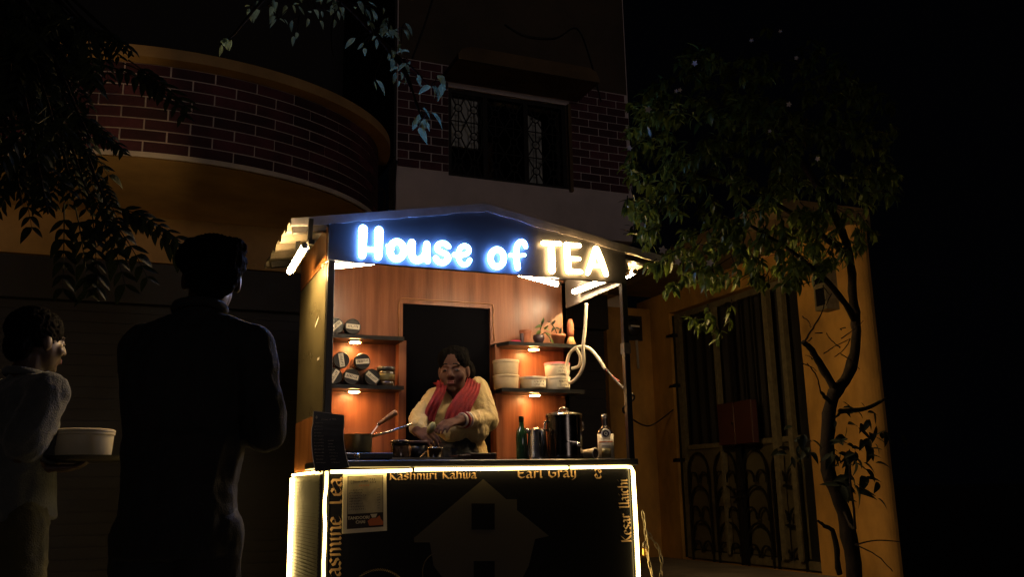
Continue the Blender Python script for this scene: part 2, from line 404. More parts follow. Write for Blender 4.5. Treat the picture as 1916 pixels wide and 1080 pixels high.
def grille(x0, x1, z0, z1):
    y = F+.06; xc = (x0+x1)/2; n = max(1, round((z1-z0)/.26)); h = (z1-z0)/n
    for i in range(n):
        zc = z0+h*(i+.5); r = .035
        for k in range(12):
            a, b = 2*PI*k/12, 2*PI*(k+1)/12
            gp.bar((xc+r*math.cos(a), y, zc+r*math.sin(a)), (xc+r*math.cos(b), y, zc+r*math.sin(b)), .01, .008, (0, 1, 0))
        for sx, sz in ((-1, -1), (1, -1), (1, 1), (-1, 1)):
            gp.bar((xc+sx*r*.7, y, zc+sz*r*.7), (xc+sx*(x1-x0)/2, y, zc+sz*h/2), .01, .008, (0, 1, 0))
        gp.bar((xc, y, zc+r), (xc, y, zc+h/2), .009, .008, (0, 1, 0)); gp.bar((xc, y, zc-r), (xc, y, zc-h/2), .009, .008, (0, 1, 0))
        gp.bar((x0, y, zc-h/2), (x1, y, zc-h/2), .009, .008, (0, 1, 0))
for a in ((1.7, 1.85), (1.85, 2.0), (2.045, 2.22), (2.22, 2.4), (2.445, 2.62), (2.62, 2.79)): grille(a[0], a[1], 3.62, 4.385)
gp.build('grille', M['iron'], window)
# rounded sunshade over the window
sh = MB(); top = []; y0 = F-.45
prof = [(1.6, 4.47), (1.6, 4.52), (1.64, 4.57), (1.72, 4.6), (2.85, 4.6), (2.92, 4.57), (2.95, 4.5), (2.95, 4.47)]
sh.prism([(x, y0, z) for x, z in prof], (0, .449, 0)); sh.build('sunshade', M['canopydark'], house)
# ------------------------------------------------------------------ gate wing on the right
G = 3.664
wing = thing('gatehouse', 'ochre yellow side building with an iron gate under a flat canopy', 'building', (G, 2, 0))
w = MB(); w.box(G, G+.25, 2.995, F+.3, 0, 2.62); w.box(G, G+.25, 1.28, 2.995, 2.42, 2.62); w.box(G, G+.25, 1.28, 2.995, 0, .285)
# near pillar with a rounded end
poly = [(G, 1.28), (G, .8)]
for i in range(1, 9):
    a = PI/2*i/8; poly.append((G+.11-.11*math.cos(a), .8-.11*math.sin(a)))
poly += [(G+.14, .695), (G+.24, .87), (G+.24, 1.28)]
w.prism([(x, y, 0) for x, y in poly], (0, 0, 2.62)); w.build('wall', M['yellow'], wing)
w = MB(); w.prism([(3.2, F+.02, 2.622), (3.1, .75, 2.622), (G+.24, .75, 2.622), (G+.24, F+.02, 2.622)], (0, 0, .14))
w.build('canopy', M['canopydark'], wing)
MB().box(G+.14, G+.5, 1.29, F+.2, .29, 2.41).build('dark_passage', M['dark'], wing)  # solid dark block standing for the unlit passage
MB().bar((G-.012, 1.21, 2.6), (G-.012, 1.75, 2.6), .02, .018).build('edge_bead', M['orangewood'], wing)

gate = thing('iron_gate', 'tall iron gate with arched scrollwork and pale frame bars in the yellow wall', 'gate', (G, 2.2, .29))
GX = G+.05
for y0, y1 in ((2.93, 2.99),): MB().box(GX, GX+.05, y0, y1, .3, 2.41).build('frame', M['gatewhite'], gate)
MB().box(GX, GX+.04, 1.3, 2.93, 2.36, 2.41).build('frame', M['gatewhite'], gate)
MB().box(GX, GX+.04, 1.3, 2.93, .3, .36).build('frame', M['gatewhite'], gate)
MB().box(GX-.02, GX+.03, 2.992, 3.02, .3, 2.4).build('post', M['iron'], gate)
for yb, wd in ((2.36, .03), (1.68, .055), (1.5, .05)):
    MB().box(GX-.035, GX+.01, yb-wd/2, yb+wd/2, .36, 2.36).build('bar', M['gatewhite'], gate)
MB().box(GX-.03, GX-.0, 2.14, 2.18, .3, 2.36).build('post', M['iron'], gate)
MB().box(GX+.02, GX+.04, 1.285, 1.45, .3, 2.36).build('jamb_shade', M['black'], gate)  # black strip put in for the near jamb's shadow on the gate
for ya, yb in ((2.2, 2.92), (1.45, 2.13)):
    MB().box(GX+.03, GX+.036, ya, yb, .37, 1.22).build('panel', M['gatepanel'], gate)
    MB().box(GX+.01, GX+.028, ya, yb, 1.2, 1.24).build('rail', M['gatewhite'], gate)
def arc(mb, yc, zc, r, a0, a1, n=10, th=.017, x=None):
    x = GX-.012 if x is None else x; p = [(x, yc+r*math.cos(a0+(a1-a0)*i/n), zc+r*1.25*math.sin(a0+(a1-a0)*i/n)) for i in range(n+1)]
    for i in range(n): mb.bar(p[i], p[i+1], .012, th, (1, 0, 0))
for yc in (2.74, 2.36, 1.98, 1.62):
    for k, zc in enumerate((.42, .7, .98)):
        sc = MB(); arc(sc, yc, zc, .15, 0, PI); arc(sc, yc-.075, zc-.05, .06, -.2, PI+.3, 10, .012); arc(sc, yc+.075, zc-.05, .06, -.3, PI+.2, 10, .012)
        sc.bar((GX-.012, yc-.15, zc-.24), (GX-.012, yc-.15, zc), .012, .016, (1, 0, 0)); sc.bar((GX-.012, yc+.15, zc-.24), (GX-.012, yc+.15, zc), .012, .016, (1, 0, 0))
        sc.build('scroll', M['iron'], gate)
for k in range(11):
    y = 1.5+k*.135
    if abs(y-1.68) < .05 or abs(y-2.36) < .05: continue
    MB().bar((GX, y, 1.24), (GX, y, 2.36), .014, .014).build('rod', M['iron'], gate)
for z in (2.2, 1.75, 1.1): MB().box(GX-.05, GX+.0, 2.95, 3.06, z, z+.03).build('hinge', M['iron'], gate)
for k, z in enumerate((.86, .8)): MB().bar((GX-.04, 2.26, z), (GX-.04, 2.1, z), .02, .018).build('bolt', M['iron'], gate)

lb = thing('letter_box', 'dark red metal letter box hung on the middle of the iron gate', 'letter box', (G, 2.1, 1.23))
a, b = at(1340, 750, 0, G-.06), at(1410, 832, 0, G-.06); zt, zb = at(1375, 752, 0, G-.06).z, at(1375, 832, 0, G-.06).z; ym = (a.y+b.y)/2
MB().cbox(G-.06, G+.0, ym+.004, a.y, zb, zt).build('door', M['redboard'], lb)
MB().cbox(G-.06, G+.0, b.y, ym-.004, zb, zt).build('door', M['redboard'], lb)
MB().tube([(G-.062, ym+.02, (zt+zb)/2), (G-.07, ym+.02, (zt+zb)/2)], .012, 10).build('latch', M['iron'], lb)

a, b = at(1521, 487, 0, G-.13), at(1547, 487, 0, G-.13); c = at(1540, 582, 0, G-.13)
y1_, y0_ = at(1521, 530, 0, G-.11).y, at(1543, 530, 0, G-.11).y; zt, zb = at(1530, 488, 0, G-.11).z, at(1530, 582, 0, G-.11).z
vb = thing('meter_box', 'cream framed box with two dark glass panes fixed on the yellow wall by the tree', 'wall box', (G, (y0_+y1_)/2, zb))  # taken for a meter box, holds no lamp
fr = MB(); x0, x1 = G-.11, G-.001
zm = (zt+zb)/2
for (ya, yb, za, zb_) in ((y0_, y0_+.012, zb, zt), (y1_-.012, y1_, zb, zt), (y0_+.012, y1_-.012, zt-.015, zt), (y0_+.012, y1_-.012, zb, zb+.03), (y0_+.012, y1_-.012, zm-.02, zm+.012), (y0_+.012, y1_-.012, zt-.105, zt-.098)):
    fr.box(x0, x0+.02, ya, yb, za, zb_)
fr.build('frame', M['gatewhite'], vb)
MB().box(x0+.02, x1, y0_, y1_, zb, zt).build('body', M['gatewhite'], vb)
for za, zc_ in ((zb+.03, zm-.02), (zm+.012, zt-.105), (zt-.098, zt-.015)): MB().box(x0+.006, x0+.012, y0_+.012, y1_-.012, za, zc_).build('pane', M['blackgloss'], vb)

em_p = at(1187, 612, 1, F+.02)
em = thing('electric_meter', 'round black electric meter on the yellow wall just right of the stall post', 'meter', (em_p.x, F+.07, em_p.z))
RX = Matrix.Rotation(PI/2, 3, 'X')
MB().lathe([(.085, 0), (.085, .04), (.075, .055), (.03, .065)], (em_p.x, F+.069, em_p.z), 24, RX).build('body', M['black'], em, True)
MB().box(em_p.x-.045, em_p.x+.045, F-.0, F+.004, em_p.z-.004, em_p.z+.012).build('dial', M['label'], em)
MB().box(em_p.x-.05, em_p.x+.1, F+.05, F+.069, em_p.z-.12, em_p.z+.11).build('back_board', M['black'], em)
cp = MB().tube([(em_p.x+.03, F+.045, em_p.z-.12), (em_p.x+.035, F+.045, em_p.z-.38)], .012, 8).build('conduit_pipe', M['panelgrey'], None, True)
tag(cp, 'short grey conduit pipe running down below the round electric meter', 'pipe')

# ------------------------------------------------------------------ cables on the house
def cable(pts, r, label, m=M['wire'], name='cable', group=None, sub=6):
    P_ = [Vector(p) for p in pts]; out = []
    for i in range(len(P_)-1):
        p0, p1, p2, p3 = P_[max(i-1, 0)], P_[i], P_[i+1], P_[min(i+2, len(P_)-1)]
        for k in range(sub):
            t = k/sub; out.append(.5*((2*p1)+(p2-p0)*t+(2*p0-5*p1+4*p2-p3)*t*t+(3*p1-p0-3*p2+p3)*t**3))
    out.append(P_[-1]); o = MB().tube(out, r, 6).build(name, m, None, True)
    if label: tag(o, label, 'cable', group)
    return o
cable([at(742, 300, 1, F-.03), at(739, 345, 1, F-.03), at(736, 400, 1, F-.03)], .008, 'black cable running straight down the white wall beside the balcony end')
cable([at(705, 360, 1, F-.25), at(716, 352, 1, F-.2), at(720, 375, 1, F-.1), at(716, 400, 1, F-.05)], .006, 'short looped black cable at the right end of the brick balcony')
cable([at(815, -20, 1, F-.02), at(795, 45, 1, F-.02), at(772, 108, 1, F-.02)], .009, 'black cable slanting down the wall left above the window hood')
cable([at(945, 45, 1, F-.02), at(985, 66, 1, F-.03), at(1040, 70, 1, F-.03), at(1080, 52, 1, F-.02), at(1105, 110, 1, F-.02), at(1125, 190, 1, F-.02)], .006, 'thin sagging cable on the wall above the right end of the window hood')

# ================================================================== TEA STALL
WS, D, ZC, ZS = 1.5, .72, 1.03, 1.9
stall = thing('tea_stall', 'lit wooden tea stall with a gabled roof and glowing sign', 'stall', (.75, .36, 0))
def part(name, mb, m, smooth=False, parent=stall, label=None): return mb.build(name, m, parent, smooth, label)
for x in (0, WS-.03):
    part('post', MB().cbox(x, x+.03, 0, .03, 0, 1.899, .002), M['black'])
    part('post', MB().cbox(x, x+.03, D-.03, D, 0, 2.05, .002), M['black'])
part('counter_body', MB().box(.031, WS-.031, .006, .34, .02, .985), M['blackgloss'])
part('countertop', MB().cbox(-.012, WS+.012, -.012, .36, .998, ZC, .004), M['black'])
part('side_panel', MB().box(-.004, .002, .034, D-.034, .02, .975), M['ribbed'], label='olive ribbed side panel lit by the strip at its back edge')
rb_ = MB()
for k in range(60): rb_.box(-.0065, -.0045, .036, D-.036, .03+k*.0155, .037+k*.0155)
part('rib', rb_, M['ribbed'])['kind'] = 'stuff'
part('side_panel', MB().box(WS-.002, WS+.004, .034, D-.034, .02, .975), M['black'])
part('side_rail', MB().box(-.006, .004, .034, D-.034, .998, 1.232), M['woodside'], label='brown laminate side board above the counter')
sw = part('side_window', MB().box(-.002, .004, .034, D-.034, 1.236, ZS-.004), M['acrylic'], label='clouded acrylic side sheet with old paper stickers')
for (px, py, w_, h_, r_) in ((592, 604, .085, .02, .5), (595, 672, .05, .012, .0)):
    p = at(px, py, 0, -.004); st = MB(); c, s_ = math.cos(r_), math.sin(r_)
    q = [Vector((-.0028, p.y+a*w_/2*c-b*h_/2*s_, p.z-(a*w_/2*s_)*.6+b*h_/2*c)) for a, b in ((-1, -1), (1, -1), (1, 1), (-1, 1))]
    st.prism(q, (.0006, 0, 0)).build('sticker', M['label'], sw)
part('gable_rail', MB().box(-.004, .01, .034, D-.034, ZS, 2.058), M['woodside'], label='orange laminate board under the left eave')
part('gable_rail', MB().box(WS-.008, WS+.004, .034, D-.034, ZS, 2.058), M['panelgrey'], label='grey board under the right eave')
part('corner_trim', MB().box(.002, .008, .031, .0335, 1.24, ZS), M['trim'])
part('corner_trim', MB().box(WS-.014, WS-.002, .031, .036, 1.0, ZS), M['panelgrey'])
# back wall with the doorway
DX0, DX1, DZ = .535, 1.03, 1.872
bw = MB(); bw.box(.002, DX0, D-.03, D-.012, 0, 2.06); bw.box(DX1, WS-.002, D-.03, D-.012, 0, 2.06); bw.box(DX0, DX1, D-.03, D-.012, DZ, 2.06)
bw.prism([(.002, D-.03, 2.06), (WS-.002, D-.03, 2.06), (WS-.25, D-.03, 2.1), (.25, D-.03, 2.1)], (0, .018, 0))
back = part('back_wall', bw, M['wood'])
part('door', MB().box(DX0-.01, DX1+.01, D-.010, D-.002, 0, DZ+.01), M['doorblack'], label='black gloss door panel behind the vendor')
part('wall_wire', MB().tube([(.512, D-.033, 1.69), (.512, D-.033, 1.87), (.518, D-.033, 1.893), (.53, D-.033, 1.898), (1.035, D-.033, 1.897), (1.046, D-.033, 1.893), (1.05, D-.033, 1.87), (1.047, D-.033, 1.78), (1.052, D-.033, 1.69)], .0028, 6), M['turnwood'], True)
part('door_jamb', MB().box(.497, .535, D-.1, D-.031, 1.04, 1.66), M['wood']); part('door_jamb', MB().box(1.03, 1.062, D-.1, D-.031, 1.04, 1.66), M['wood'])
# shelves with downlights
SY0 = .535
for x0, x1, zs in ((.032, .5, (1.645, 1.395)), (1.03, 1.515, (1.648, 1.398))):
    for i, z in enumerate(zs):
        if x0 > 1 and i == 0: pol = [(x0+.0, D-.032), (x0, SY0+.1), (x0+.045, SY0), (x1, SY0), (x1, D-.032)]
        else: pol = [(x0, D-.032), (x0, SY0), (x1, SY0), (x1, D-.032)]
        sf = part('shelf', MB().prism([(x, y, z) for x, y in pol], (0, 0, .02)), M['black'])
        cx = .262 if x0 < 1 else 1.247
        dl = MB().lathe([(.034, 0), (.034, -.006), (.03, -.008)], (cx, .6, z-.0005), 24).build('downlight', M['steel'], sf, True)
        MB().lathe([(.028, 0), (.026, -.003)], (cx, .6, z-.0095), 24).build('lens', M['spot'], sf)
# roof: two corrugated slopes and pale flashing
AX, AZ = .735, 2.225
def slope(xe, ze, sgn):
    w = MB(); y = -.008; cols = []
    prof = []
    while y < .86:
        for dy, dz in ((0, 0), (.09, 0), (.11, .022), (.15, .022), (.17, 0)):
            if y+dy <= .88: prof.append((y+dy, dz))
        y += .17
    P = [p for i, p in enumerate(prof) if i == 0 or p[0] > prof[i-1][0]+1e-6]
    v = []
    for y, dz in P:
        for (x, z) in ((AX, AZ), (xe, ze)):
            v += [(x, y, z-dz-.0), (x, y, z-dz+.004)]
    f = []
    for i in range(len(P)-1):
        a, b = i*4, (i+1)*4
        f += [(a, b, b+2, a+2), (a+1, a+3, b+3, b+1), (a+2, b+2, b+3, a+3), (a, a+1, b+1, b)]
    f += [(0, 2, 3, 1), (len(v)-4, len(v)-3, len(v)-1, len(v)-2)]
    return w.add(v, f)
for xe, ze, lab in ((-.168, 2.062, 1), (1.72, 2.045, -1)):
    rf = part('roof_sheet', slope(xe, ze, 1), M['roof'])
    d = (Vector((xe, 0, ze))-Vector((AX, 0, AZ)))
    fl = MB(); steps = 24; rr = random.Random(5+lab); pts = [Vector((AX, -.014, AZ+.008))+d*(k/steps) for k in range(steps+1)]
    v = []
    for k, p in enumerate(pts):
        jag = -.034-(rr.random()*.01 if k % 1 == 0 else 0)
        v += [p, p+Vector((0, 0, jag)), p+Vector((0, .003, jag)), p+Vector((0, .06, .004))]
    f = []
    for k in range(steps):
        a, b = k*4, k*4+4
        f += [(a, b, b+1, a+1), (a+1, b+1, b+2, a+2), (a+2, b+2, b+3, a+3), (a+3, b+3, b, a)]
    f += [(0, 1, 2, 3), (len(v)-1, len(v)-2, len(v)-3, len(v)-4)]
    fl.add(v, f); part('flashing', fl, M['trim'])
for y0 in (.0, .66): 
    for xe, ze in ((-.15, 2.035), (1.69, 2.022)): part('rafter', MB().bar((AX, y0+.06, AZ-.045), (xe, y0+.06, ze), .035, .03), M['black'])
# sign board
sb = MB().prism([(0, 0, ZS), (WS, 0, ZS), (WS, 0, 2.062), (AX, 0, 2.198), (0, 0, 2.062)], (0, .028, 0))
sign = part('sign_board', sb, M['board'])
# glowing letters
def zp(scx, scy, ox, oy, k=3.8575): return at(ox+scx/k, oy+scy/k, 1, -.02)
def stroke(mb, pts, r0, r1=None, sx=1.):
    r1 = r1 or r0; P = [Vector(p) for p in pts]; n = len(P); out = []; rs = []
    if n > 2:
        for i in range(n-1):
            p0, p1, p2, p3 = P[max(i-1, 0)], P[i], P[i+1], P[min(i+2, n-1)]
            for k in range(5):
                t = k/5; out.append(.5*((2*p1)+(p2-p0)*t+(2*p0-5*p1+4*p2-p3)*t*t+(3*p1-p0-3*p2+p3)*t**3))
        out.append(P[-1])
    else: out = [P[0].lerp(P[1], k/6) for k in range(7)]
    m_ = len(out); rs = [r0+(r1-r0)*i/(m_-1) for i in range(m_)]
    sub = MB(); d0 = (out[0]-out[1]).normalized(); d1 = (out[-1]-out[-2]).normalized()
    pts2 = [out[0]+d0*rs[0]*q for q in (1, .9, .6)]+out+[out[-1]+d1*rs[-1]*q for q in (.6, .9, 1)]
    rr = [rs[0]*q for q in (.08, .44, .8)]+rs+[rs[-1]*q for q in (.8, .44, .08)]
    sub.tube(pts2, rr, 10)
    for v in sub.v: v.y = -.02+(v.y+.02)*.55
    mb.add(sub.v, sub.f)
KS = 3.8575; PXM = (at(900, 470, 1, -.02)-at(901, 470, 1, -.02)).length/KS   # metres per zoomed unit
def letter(kind, strokes, ox, oy):
    w = MB()
    for pts, r0, r1 in strokes:
        stroke(w, [zp(x, y, ox, oy) for x, y in pts], r0*PXM, r1*PXM)
    return w.build('letter', M['bluelet'] if kind == 'b' else M['warmlet'], sign, True)
def ring(cx, cy, rx, ry, n=14, a0=0): return [(cx+rx*math.cos(a0+2*PI*i/n), cy+ry*math.sin(a0+2*PI*i/n)) for i in range(n+1)]
A_ = (500, 370); B_ = (860, 370)
letter('b', [([(692, 226), (688, 322), (686, 415)], 29, 25), ([(806, 238), (805, 335), (801, 425)], 29, 25), ([(690, 372), (800, 376)], 17, 17)], *A_)
letter('b', [(ring(936, 380, 50, 62), 22, 22), ([(866, 345), (882, 362), (905, 372)], 10, 10)], *A_)
letter('b', [([(1044, 326), (1041, 400), (1062, 444), (1100, 448), (1140, 410), (1152, 335)], 25, 22), ([(1152, 335), (1154, 400), (1158, 456)], 22, 20)], *A_)
letter('b', [([(1308, 352), (1280, 330), (1240, 335), (1226, 368), (1256, 392), (1294, 410), (1306, 440), (1278, 468), (1236, 462), (1218, 438)], 18, 20)], *A_)
letter('b', [([(1352, 412), (1400, 415), (1446, 400), (1455, 370), (1432, 348), (1398, 358), (1382, 400), (1386, 452), (1412, 482), (1444, 478), (1462, 450)], 17, 16)], *A_)
letter('b', [(ring(271, 436, 48, 62), 21, 21)], *B_)
letter('b', [([(476, 352), (462, 322), (432, 322), (412, 360), (410, 430), (418, 504)], 17, 22), ([(365, 415), (420, 419), (468, 414)], 14, 12)], *B_)
letter('w', [([(602, 327), (722, 332)], 17, 17), ([(662, 335), (664, 430), (666, 522)], 23, 27)], *B_)
letter('w', [([(772, 342), (778, 440), (786, 528)], 23, 25), ([(775, 342), (864, 346)], 19, 17), ([(780, 440), (862, 442)], 16, 15), ([(786, 532), (874, 536)], 20, 17)], *B_)
letter('w', [([(984, 372), (955, 460), (924, 544)], 25, 18), ([(986, 372), (1024, 460), (1056, 552)], 25, 20), ([(950, 490), (1020, 494)], 15, 15)], *B_)
# led tubes: holder and lit diffuser
def led(a, b, r=.014, up=(0, 0, 1), m='tubewarm'):
    a, b = Vector(a), Vector(b); u = Vector(up)
    h = part('led_tube', MB().bar(a+u*.014, b+u*.014, .03, .012, up), M['panelgrey'])
    MB().cap(a, b, r, r).build('lens', M[m], h, True)
    for e, s_ in ((a, a-b), (b, b-a)):
        s_ = s_.normalized(); MB().tube([e+s_*(r*.7), e+s_*(r*.7+.012)], r*1.05, 10).build('end_cap', M['panelgrey'], h, True)
    return h
def roofz(x): return 2.168-.135*(AX-x)/AX-.028 if x < AX else 2.168-.135*(x-AX)/(WS-AX)-.028
led(at(612, 499, 1, .1), at(720, 488, 1, .1)); led(at(955, 507, 1, .1), at(1040, 531, 1, .1))
led((1.455, .10, 1.944), (1.455, .5, 1.956), .012, (1, 0, 0))
tL = led((-.115, -.05, 1.935), (-.115, .33, 1.915), .013, (.9, 0, .44), m='tubeeave')
MB().box(-.1, -.075, -.07, .36, 1.945, 1.965).build('holder_bar', M['black'], tL)
for y in (-.03, .3): MB().bar((-.09, y, 1.965), (-.085, y, 2.07), .02, .012, (0, 1, 0)).build('hanger', M['black'], tL)
tR = led((1.6, .1, 1.985), (1.6, .5, 1.97), .013, (-.9, 0, .44), m='tubeeave')
for y in (.14, .46): MB().bar((1.585, y, 1.99), (1.58, y, 2.06), .02, .012, (0, 1, 0)).build('hanger', M['black'], tR)
# led strips round the counter
def strip(pts, r=.0065): return part('led_strip', MB().tube(pts, r, 8), M['strip'], True)
rs = random.Random(2)
strip([(.03, -.015, .983), (.35, -.015, .9845), (.38, -.015, .987)]); strip([(.395, -.015, .988), (.8, -.015, .988), (1.13, -.015, .99)]); strip([(1.145, -.015, .99), (1.44, -.015, .992), (1.468, -.015, .988), (1.48, -.008, .97)])
strip([(1.48, -.008, .972), (1.483, -.008, .7), (1.484, -.008, .4), (1.485, -.008, .05)], .009)
zz = [(.014, -.007, .985)]
z = .97
while z > .06: zz.append((.012+rs.uniform(-.003, .003), -.007, z)); z -= .05
strip(zz, .006)
strip([(-.012, D-.03, .97), (-.012, D-.03, .5), (-.012, D-.03, .05)], .012); strip([(-.012, .05, .984), (-.012, D-.03, .984)], .006)

# printed lettering on the counter front: broad-nib letters
NIB = {
 'K': (4.6, [[(1, 7.2), (1, .3)], [(3.9, 7.1), (1.2, 3.7)], [(1.5, 3.9), (3.2, 1.2), (4.3, .2)]]),
 'E': (4.4, [[(3.8, 6.6), (2.2, 7.2), (.8, 5.6), (.8, 1.6), (2.2, .2), (3.9, .9)], [(.9, 3.8), (3.2, 3.9)]]),
 'G': (4.8, [[(4, 6.3), (2.4, 7.2), (.8, 5.4), (.8, 1.8), (2.4, .2), (4, 1.2), (4, 3.3), (2.6, 3.5)]]),
 'J': (3.6, [[(.4, 6.8), (2.6, 7.2), (2.6, 1.2), (1.2, -.6), (.1, .4)]]),
 'T': (4.4, [[(.2, 6.4), (1.4, 7.2), (4.2, 6.8)], [(2.2, 7), (2.2, .6), (3, .1)]]),
 'I': (2.6, [[(.3, 6.7), (1.3, 7.2), (1.3, .7), (2.2, .1)]]),
 'a': (3.6, [[(.4, 4.1), (1.5, 4.9), (2.5, 4.1), (2.5, .8), (3.3, .1)], [(2.5, 2.7), (.7, 2.1), (.5, .8), (1.3, .1), (2.5, .9)]]),
 's': (3.2, [[(2.7, 4.2), (1.6, 4.9), (.6, 4), (.9, 2.9), (2.3, 2.1), (2.6, 1), (1.5, .1), (.3, .8)]]),
 'h': (3.8, [[(.8, 7.4), (.8, .2)], [(.9, 3.9), (2.2, 4.9), (3, 4), (3, .2)]]),
 'm': (5.4, [[(.2, 4.4), (.9, 4.9), (.9, .2)], [(1, 4), (2, 4.9), (2.8, 4.1), (2.8, .2)], [(2.9, 4), (3.9, 4.9), (4.6, 4.1), (4.6, .7), (5.1, .1)]]),
 'n': (3.8, [[(.2, 4.4), (.9, 4.9), (.9, .2)], [(1, 4), (2.2, 4.9), (3, 4.1), (3, .7), (3.5, .1)]]),
 'i': (1.8, [[(.2, 4.4), (.9, 4.9), (.9, .7), (1.5, .1)], [(.8, 6.6), (1.2, 7)]]),
 'r': (3, [[(.2, 4.4), (.9, 4.9), (.9, .2)], [(1, 4.1), (1.9, 4.9), (2.7, 4.3)]]),
 'w': (5, [[(.2, 4.6), (.9, 4.9), (.9, 1), (1.7, .1), (2.6, 1), (2.6, 4.8)], [(2.6, 1), (3.4, .1), (4.3, 1.1), (4.3, 4.8)]]),
 'l': (1.8, [[(.3, 7), (.9, 7.4), (.9, .7), (1.5, .1)]]),
 'y': (3.6, [[(.2, 4.5), (.9, 4.9), (.9, 1), (1.8, .2), (2.8, 1)], [(2.8, 4.8), (2.8, -.6), (1.4, -1.8)]]),
 'e': (3.3, [[(.6, 2.5), (2.7, 3.3), (2.4, 4.4), (1.6, 4.9), (.6, 3.9), (.6, 1), (1.5, .1), (2.9, .9)]]),
 'c': (3, [[(2.6, 4.1), (1.6, 4.9), (.6, 3.9), (.6, 1), (1.5, .1), (2.7, .9)]]),
 ' ': (2.6, [])}
def nib_text(word, origin, X, Y, unit, m=M['tanprint'], w=.55):
    X, Y = Vector(X), Vector(Y); Z = Vector((0, -.0012, 0)); x = 0
    for ch in word:
        wd, st = NIB[ch]; mb = MB(); nb = (X*.82+Y.normalized()*.57)*(w*unit*(.5+.5*Y.length))
        for ln in st:
            p = [Vector(origin)+X*((x+a)*unit)+Y*(b*unit) for a, b in ln]
            for i in range(len(p)-1):
                mb.prism([p[i]-nb, p[i]+nb, p[i+1]+nb, p[i+1]-nb], Z)
        if st: mb.build('lettering', m, counter)
        x += wd
    return x*unit
counter = [o for o in stall.children if o.name.startswith('counter_body')][0]
YF = .0055
def wlen(word): return sum(NIB[c][0] for c in word)
def put(word, a, b, up, ky=1.):
    a, b = Vector(a), Vector(b); X = (b-a); L = X.length; X.normalize()
    nib_text(word, a, X, Vector(up)*ky, L/wlen(word))
put('Kashmiri Kahwa', (at(728, 893, 1, 0).x, YF, .9455), (at(893, 893, 1, 0).x, YF, .9475), (0, 0, 1), .64)
put('Earl Gray', (at(968, 893, 1, 0).x, YF, .945), (at(1080, 893, 1, 0).x, YF, .947), (0, 0, 1), .62)
put('Jasmine Tea', (at(638, 1085, 1, 0).x, YF, at(638, 1100, 1, 0).z), (at(642, 893, 1, 0).x-.003, YF, at(640, 893, 1, 0).z), (-1, 0, 0), .8)
put('Kesar Ilaichi', (at(1183, 1016, 1, 0).x, YF, at(1183, 1016, 1, 0).z), (at(1175, 897, 1, 0).x, YF, at(1175, 897, 1, 0).z), (-1, 0, 0))
put('ea', (at(1126, 897, 1, 0).x, YF, at(1126, 897, 1, 0).z), (at(1126, 874, 1, 0).x, YF, at(1126, 874, 1, 0).z), (-1, 0, 0), .85)
# house-and-cup emblem
def flat(name, pxs, m, d=.001, y=YF, par=None):
    q = [Vector((at(x, yy, 1, 0).x, y, at(x, yy, 1, 0).z)) for x, yy in pxs]
    return MB().prism(q, (0, -d, 0)).build(name, m, par or counter)
flat('emblem_house', [(905, 897), (948, 935), (968, 935), (968, 955), (1028, 1004), (1002, 1010), (990, 1060), (965, 1110), (850, 1110), (812, 1060), (805, 1016), (776, 1016), (775, 1008)], M['goldprint'])
for q in ([(883, 943), (926, 943), (926, 992), (883, 992)], [(887, 1051), (926, 1051), (926, 1100), (887, 1100)]): flat('emblem_window', q, M['blackgloss'], y=YF-.0012)
hd = MB(); c = at(812, 1062, 1, 0); 
for k in range(14):
    a, b = PI/2+PI*k/14, PI/2+PI*(k+1)/14; r = .075
    hd.bar((c.x+.01+r*.8*math.cos(a), YF-.001, c.z-.02+r*math.sin(a)), (c.x+.01+r*.8*math.cos(b), YF-.001, c.z-.02+r*math.sin(b)), .002, .012, (0, 1, 0))
hd.build('emblem_handle', M['goldprint'], counter)
rp = MB(); c = at(707, 1130, 1, 0); R1 = at(707, 1130, 1, 0).z-at(707, 1067, 1, 0).z
n_ = 84
R1 = -R1 if R1 < 0 else R1
R1 = abs(at(707, 1130, 1, 0).z-at(707, 1067, 1, 0).z)
for k in range(n_):
    a = 2*PI*k/n_; b = a+.085
    p0 = Vector((c.x+R1*.97*math.cos(a), YF-.0005, c.z+R1*.97*math.sin(a))); p1 = Vector((c.x+R1*1.03*math.cos(b), YF-.0005, c.z+R1*1.03*math.sin(b)))
    rp.bar(p0, p1, .002, .0065, (0, 1, 0))
rp.build('emblem_rope', M['rope'], counter)

# ------------------------------------------------------------------ posters
ps = [at(x, y, 1, -.014) for x, y in ((643, 884), (724, 881), (725, 994), (641, 1000))]
pm = thing('menu_poster', 'cream framed price poster taped on the counter front at left', 'poster', tuple((ps[2]+ps[3])/2))
def pq(u, v, y=-.0135):
    a = ps[0].lerp(ps[1], u); b = ps[3].lerp(ps[2], u); p = a.lerp(b, v); p.y = y; return p
def rect(u0, v0, u1, v1, y, d=.0008): return MB().prism([pq(u0, v1, y), pq(u1, v1, y), pq(u1, v0, y), pq(u0, v0, y)], (0, -d, 0))
MB().prism([pq(0, 1, -.002), pq(1, 1, -.002), pq(1, 0, -.002), pq(0, 0, -.002)], (0, -.0035, 0)).build('sheet', M['poster'], pm)
rect(.1, .07, .92, .93, -.006, .0006).build('border_print', M['ink'], pm)
rect(.115, .08, .905, .69, -.0068, .0006).build('grey_print', M['postergrey'], pm)
rp_ = random.Random(11); sc = MB()
Xp = (ps[1]-ps[0]).normalized(); Yp = (ps[0]-ps[3]).normalized(); HW = (ps[1]-ps[0]).length; HH = (ps[0]-ps[3]).length
for k in range(8):
    v = .315+k*.045; scribble(sc, pq(.14, v, -.0078), Xp, Yp, HW*rp_.uniform(.25, .42), HH*.022, 9, rp_, .0016); scribble(sc, pq(.78, v, -.0078), Xp, Yp, HW*.07, HH*.02, 2, rp_, .0014)
